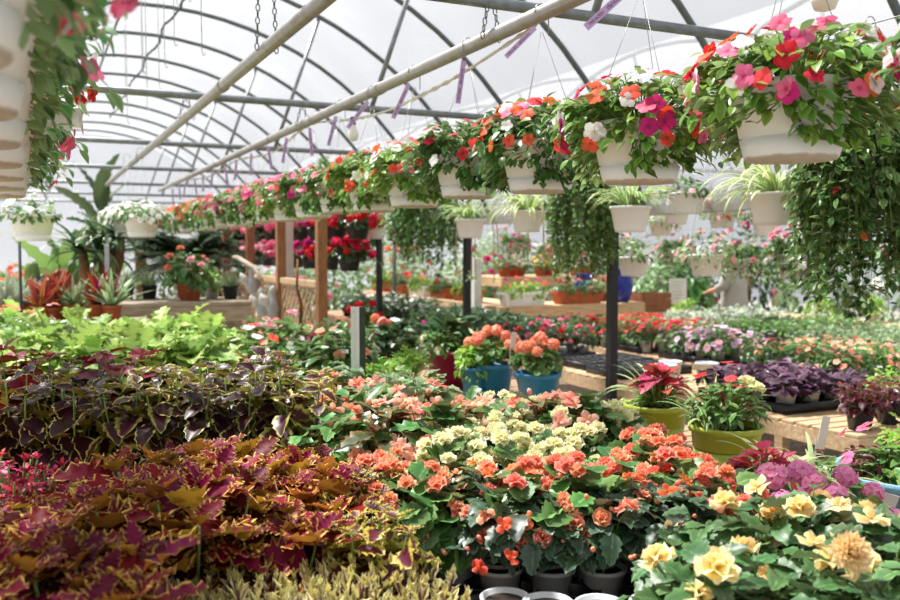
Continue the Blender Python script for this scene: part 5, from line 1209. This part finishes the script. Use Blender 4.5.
# ================================================================== PERSON IN GREY
p = at_d(737, 262, 12.2); px_, py_ = p.x, p.y
pr = thing('person', 'person in a loose grey shirt bending over the far plants', 'person', (px_, py_, 0), .5)
J = dict(pel=(0, 0, .92), wai=(0, .03, 1.06), che=(0, .06, 1.26), nk=(0, .08, 1.42), hd0=(0, .1, 1.5), hd1=(0, .13, 1.6), ls=(-.17, .06, 1.36), le=(-.26, .1, 1.1), lw=(-.2, .32, 1.02), rs=(.17, .06, 1.36), re=(.26, .1, 1.1), rw=(.2, .32, 1.02), lh=(-.09, 0, .88), lk=(-.1, .03, .48), la=(-.1, 0, .08), lt=(-.1, .16, .03), rh=(.09, 0, .88), rk=(.1, .03, .48), ra=(.1, 0, .08), rt=(.1, .16, .03))
ED = [('pel', 'wai'), ('wai', 'che'), ('che', 'nk'), ('nk', 'hd0'), ('hd0', 'hd1'), ('che', 'ls'), ('ls', 'le'), ('le', 'lw'), ('che', 'rs'), ('rs', 're'), ('re', 'rw'), ('pel', 'lh'), ('lh', 'lk'), ('lk', 'la'), ('la', 'lt'), ('pel', 'rh'), ('rh', 'rk'), ('rk', 'ra'), ('ra', 'rt')]
RD = dict(pel=.13, wai=.12, che=.13, nk=.055, hd0=.085, hd1=.09, ls=.06, le=.042, lw=.03, rs=.06, re=.042, rw=.03, lh=.09, lk=.06, la=.04, lt=.035, rh=.09, rk=.06, ra=.04, rt=.035)
nm = list(J); vs = [J[n] for n in nm]; es = [(nm.index(a), nm.index(b)) for a, b in ED]
for s, w in ((-1, 'lw'), (1, 'rw')):
    b = Vector(J[w])
    for f in range(5):
        k1 = len(vs); vs.append(tuple(b + Vector(((f - 2) * .016, .05 - .006 * abs(f - 2), -.01)))); es.append((nm.index(w), k1)); vs.append(tuple(b + Vector(((f - 2) * .02, .1 - .012 * abs(f - 2) - (.03 if f in (0, 4) else 0), -.03)))); es.append((k1, k1 + 1))
me = bpy.data.meshes.new('body'); me.from_pydata(vs, es, []); b = ob('body', me, parent=pr); me.materials.append(MATS['skin'])
sk = b.modifiers.new('Skin', 'SKIN'); b.modifiers.new('Sub', 'SUBSURF').render_levels = 1
for i in range(len(vs)): r = RD[nm[i]] if i < len(nm) else .01; me.skin_vertices[0].data[i].radius = (r, r)
me.skin_vertices[0].data[0].use_root = True
def loft(rings, seg=18):
    mb = MB(); V = []; n = len(rings)
    for c, rx, ry in rings: V += [(c[0] + rx * math.cos(a), c[1] + ry * math.sin(a), c[2]) for a in np.arange(seg) * 2 * math.pi / seg]
    mb.add(V, [(i * seg + k, i * seg + (k + 1) % seg, (i + 1) * seg + (k + 1) % seg, (i + 1) * seg + k) for i in range(n - 1) for k in range(seg)]); return mb
sh = loft([((0, .02, .78), .24, .19), ((0, .03, .95), .22, .18), ((0, .04, 1.12), .205, .165), ((0, .06, 1.28), .2, .15), ((0, .07, 1.38), .17, .115), ((0, .08, 1.43), .08, .075)])
for s in (-1, 1): tube(sh, [(s * .13, .06, 1.36), (s * .2, .07, 1.3), (s * .265, .1, 1.1), (s * .25, .18, 1.06)], [.08, .078, .07, .066], 12, cap=False)
ob('shirt', sh.mesh('shirt', MATS['grey_cloth']), parent=pr)
tr_ = MB()
for s in (-1, 1): tube(tr_, [(s * .085, 0, .95), (s * .095, .02, .7), (s * .1, .03, .48), (s * .1, 0, .09)], [.12, .105, .085, .075], 12)
ob('trousers', tr_.mesh('trousers', MATS['dark_cloth']), parent=pr)
ob('hair', lathe(MB(), [(.07, 1.44), (.108, 1.5), (.118, 1.58), (.105, 1.66), (.06, 1.705), (0, 1.715)], 16, (0, .1, 0)).mesh('hair', MATS['hair']), parent=pr)
# dark shrub beyond the person
put('bush', (10.0, 11.9, 0), 'dark shrub standing right of the person in grey', sc=3.2, pot_=False, bloom=dict(Rr=.2, H=.3, z0=.2, n=2, kinds=[('imp', 'white', 1)], size=.05))

# ================================================================== GREENERY FAR BACK
SH = [mound(680 + i, .7, 1.0, .75, 620, .13, 'small', m, emin=-.7, sticks_every=0, rough=.25) for i, m in enumerate(('mid_green', 'pale_green', 'deep_green', 'ivy_green'))]
TRK = tube(MB(), [(0, 0, 0), (.02, 0, .5), (0, 0, .95)], [.05, .04, .03], 7).mesh('trunk', MATS['bark'])
def shrub(x, y, s, label, group, bl=None):
    t = thing('shrub', label, 'shrub', (x, y, 0), (x * 7 + y * 3) % 6.28, group); i = int(x * 13 + y * 7) % 4
    ob('trunk', TRK, parent=t, scale=s); ob('foliage', SH[i], parent=t, scale=s)
    if bl: place_bloom(t, np.random.default_rng(i), .7 * s, 1.0 * s, .75 * s, 16, [('double', bl, 1)], .16, emin=-.3)
for i in range(9): shrub(11.9 + .15 * (i % 2), 3.5 + 1.75 * i, .95 + .12 * ((i * 7) % 3), f'big green shrub along the far right wall, {ORD[i]} from camera', 'shrubs along the right wall', [None, 'palepink', None, 'white'][i % 4])
for i in range(9): shrub(2.3 + 1.15 * i, 17.6 + .9 * (i % 2), .9 + .15 * ((i * 5) % 3), f'big green shrub at the far end, {ORD[i]} from left', 'shrubs at the far end', [None, 'magenta', 'palepink', None, 'coral'][i % 5])
for i, (x, y, s, bl) in enumerate(sorted(((9.0, 11.5, .85, None), (8.0, 12.9, .95, 'white'), (9.3, 13.4, 1.1, None), (10.6, 12.6, 1.0, 'palepink'), (6.9, 13.6, .9, 'magenta'), (5.6, 15.4, .9, None), (4.2, 14.6, .85, 'palepink'), (7.9, 15.3, 1.05, None), (10.4, 14.6, 1.1, None), (6.6, 15.9, .95, 'coral')), key=lambda q: q[0] / q[1])): shrub(x, y, s, f'green shrub standing behind the far shelves, {ORD[i]} from left', 'shrubs behind the far shelves', bl)
g = np.random.default_rng(21)
for j, (X, z, n, nm) in enumerate(((6.2, 1.95, 8, 'upper'), (7.4, 1.45, 8, 'lower'), (7.4, 2.05, 8, 'high'))):
    for i in range(n):
        y = 4.2 + 1.05 * i + .35 * j; c = [('white', 'white'), ('pink', 'palepink'), ('coral', 'salmon'), ('magenta', 'magenta')][(i + j) % 4]
        basket((X + g.uniform(-.1, .1), y, z + g.uniform(-.1, .1)), [G1, G2, G3][(i + j) % 3], f'{c[0]} flowered white pot in the {nm} line of far bay, {ORD[i]} from camera', f'{nm} line of white pots in the far bay', 3.0, SP, .165, .135, seed=900 + i + 20 * j,
               blooms=[dict(Rr=.23, H=.2, z0=.16, n=14, kinds=[('impfar', c[1], 1)], size=.07, emin=-.5)])

# ================================================================== LIGHT
w = bpy.data.worlds.new('sky'); SC.world = w; w.use_nodes = True; nt = w.node_tree; bg = nt.nodes['Background']
bg.inputs[0].default_value = (.93, .96, 1.0, 1); bg.inputs[1].default_value = .54
sun = bpy.data.lights.new('sun', 'SUN'); sun.energy = 11.5; sun.angle = R(9); sun.color = (1, .96, .9)
so = bpy.data.objects.new('sun', sun); COL.objects.link(so); so.rotation_euler = (R(-24), R(-16), 0)
vs_ = SC.view_settings; vs_.view_transform = 'Standard'; vs_.look = 'None'; vs_.gamma = 1; vs_.exposure = .4
try: vs_.use_curve_mapping = False
except Exception: pass
SC.cycles.max_bounces = 7; SC.cycles.transparent_max_bounces = 10; SC.cycles.caustics_reflective = False; SC.cycles.caustics_refractive = False; SC.cycles.sample_clamp_indirect = 6
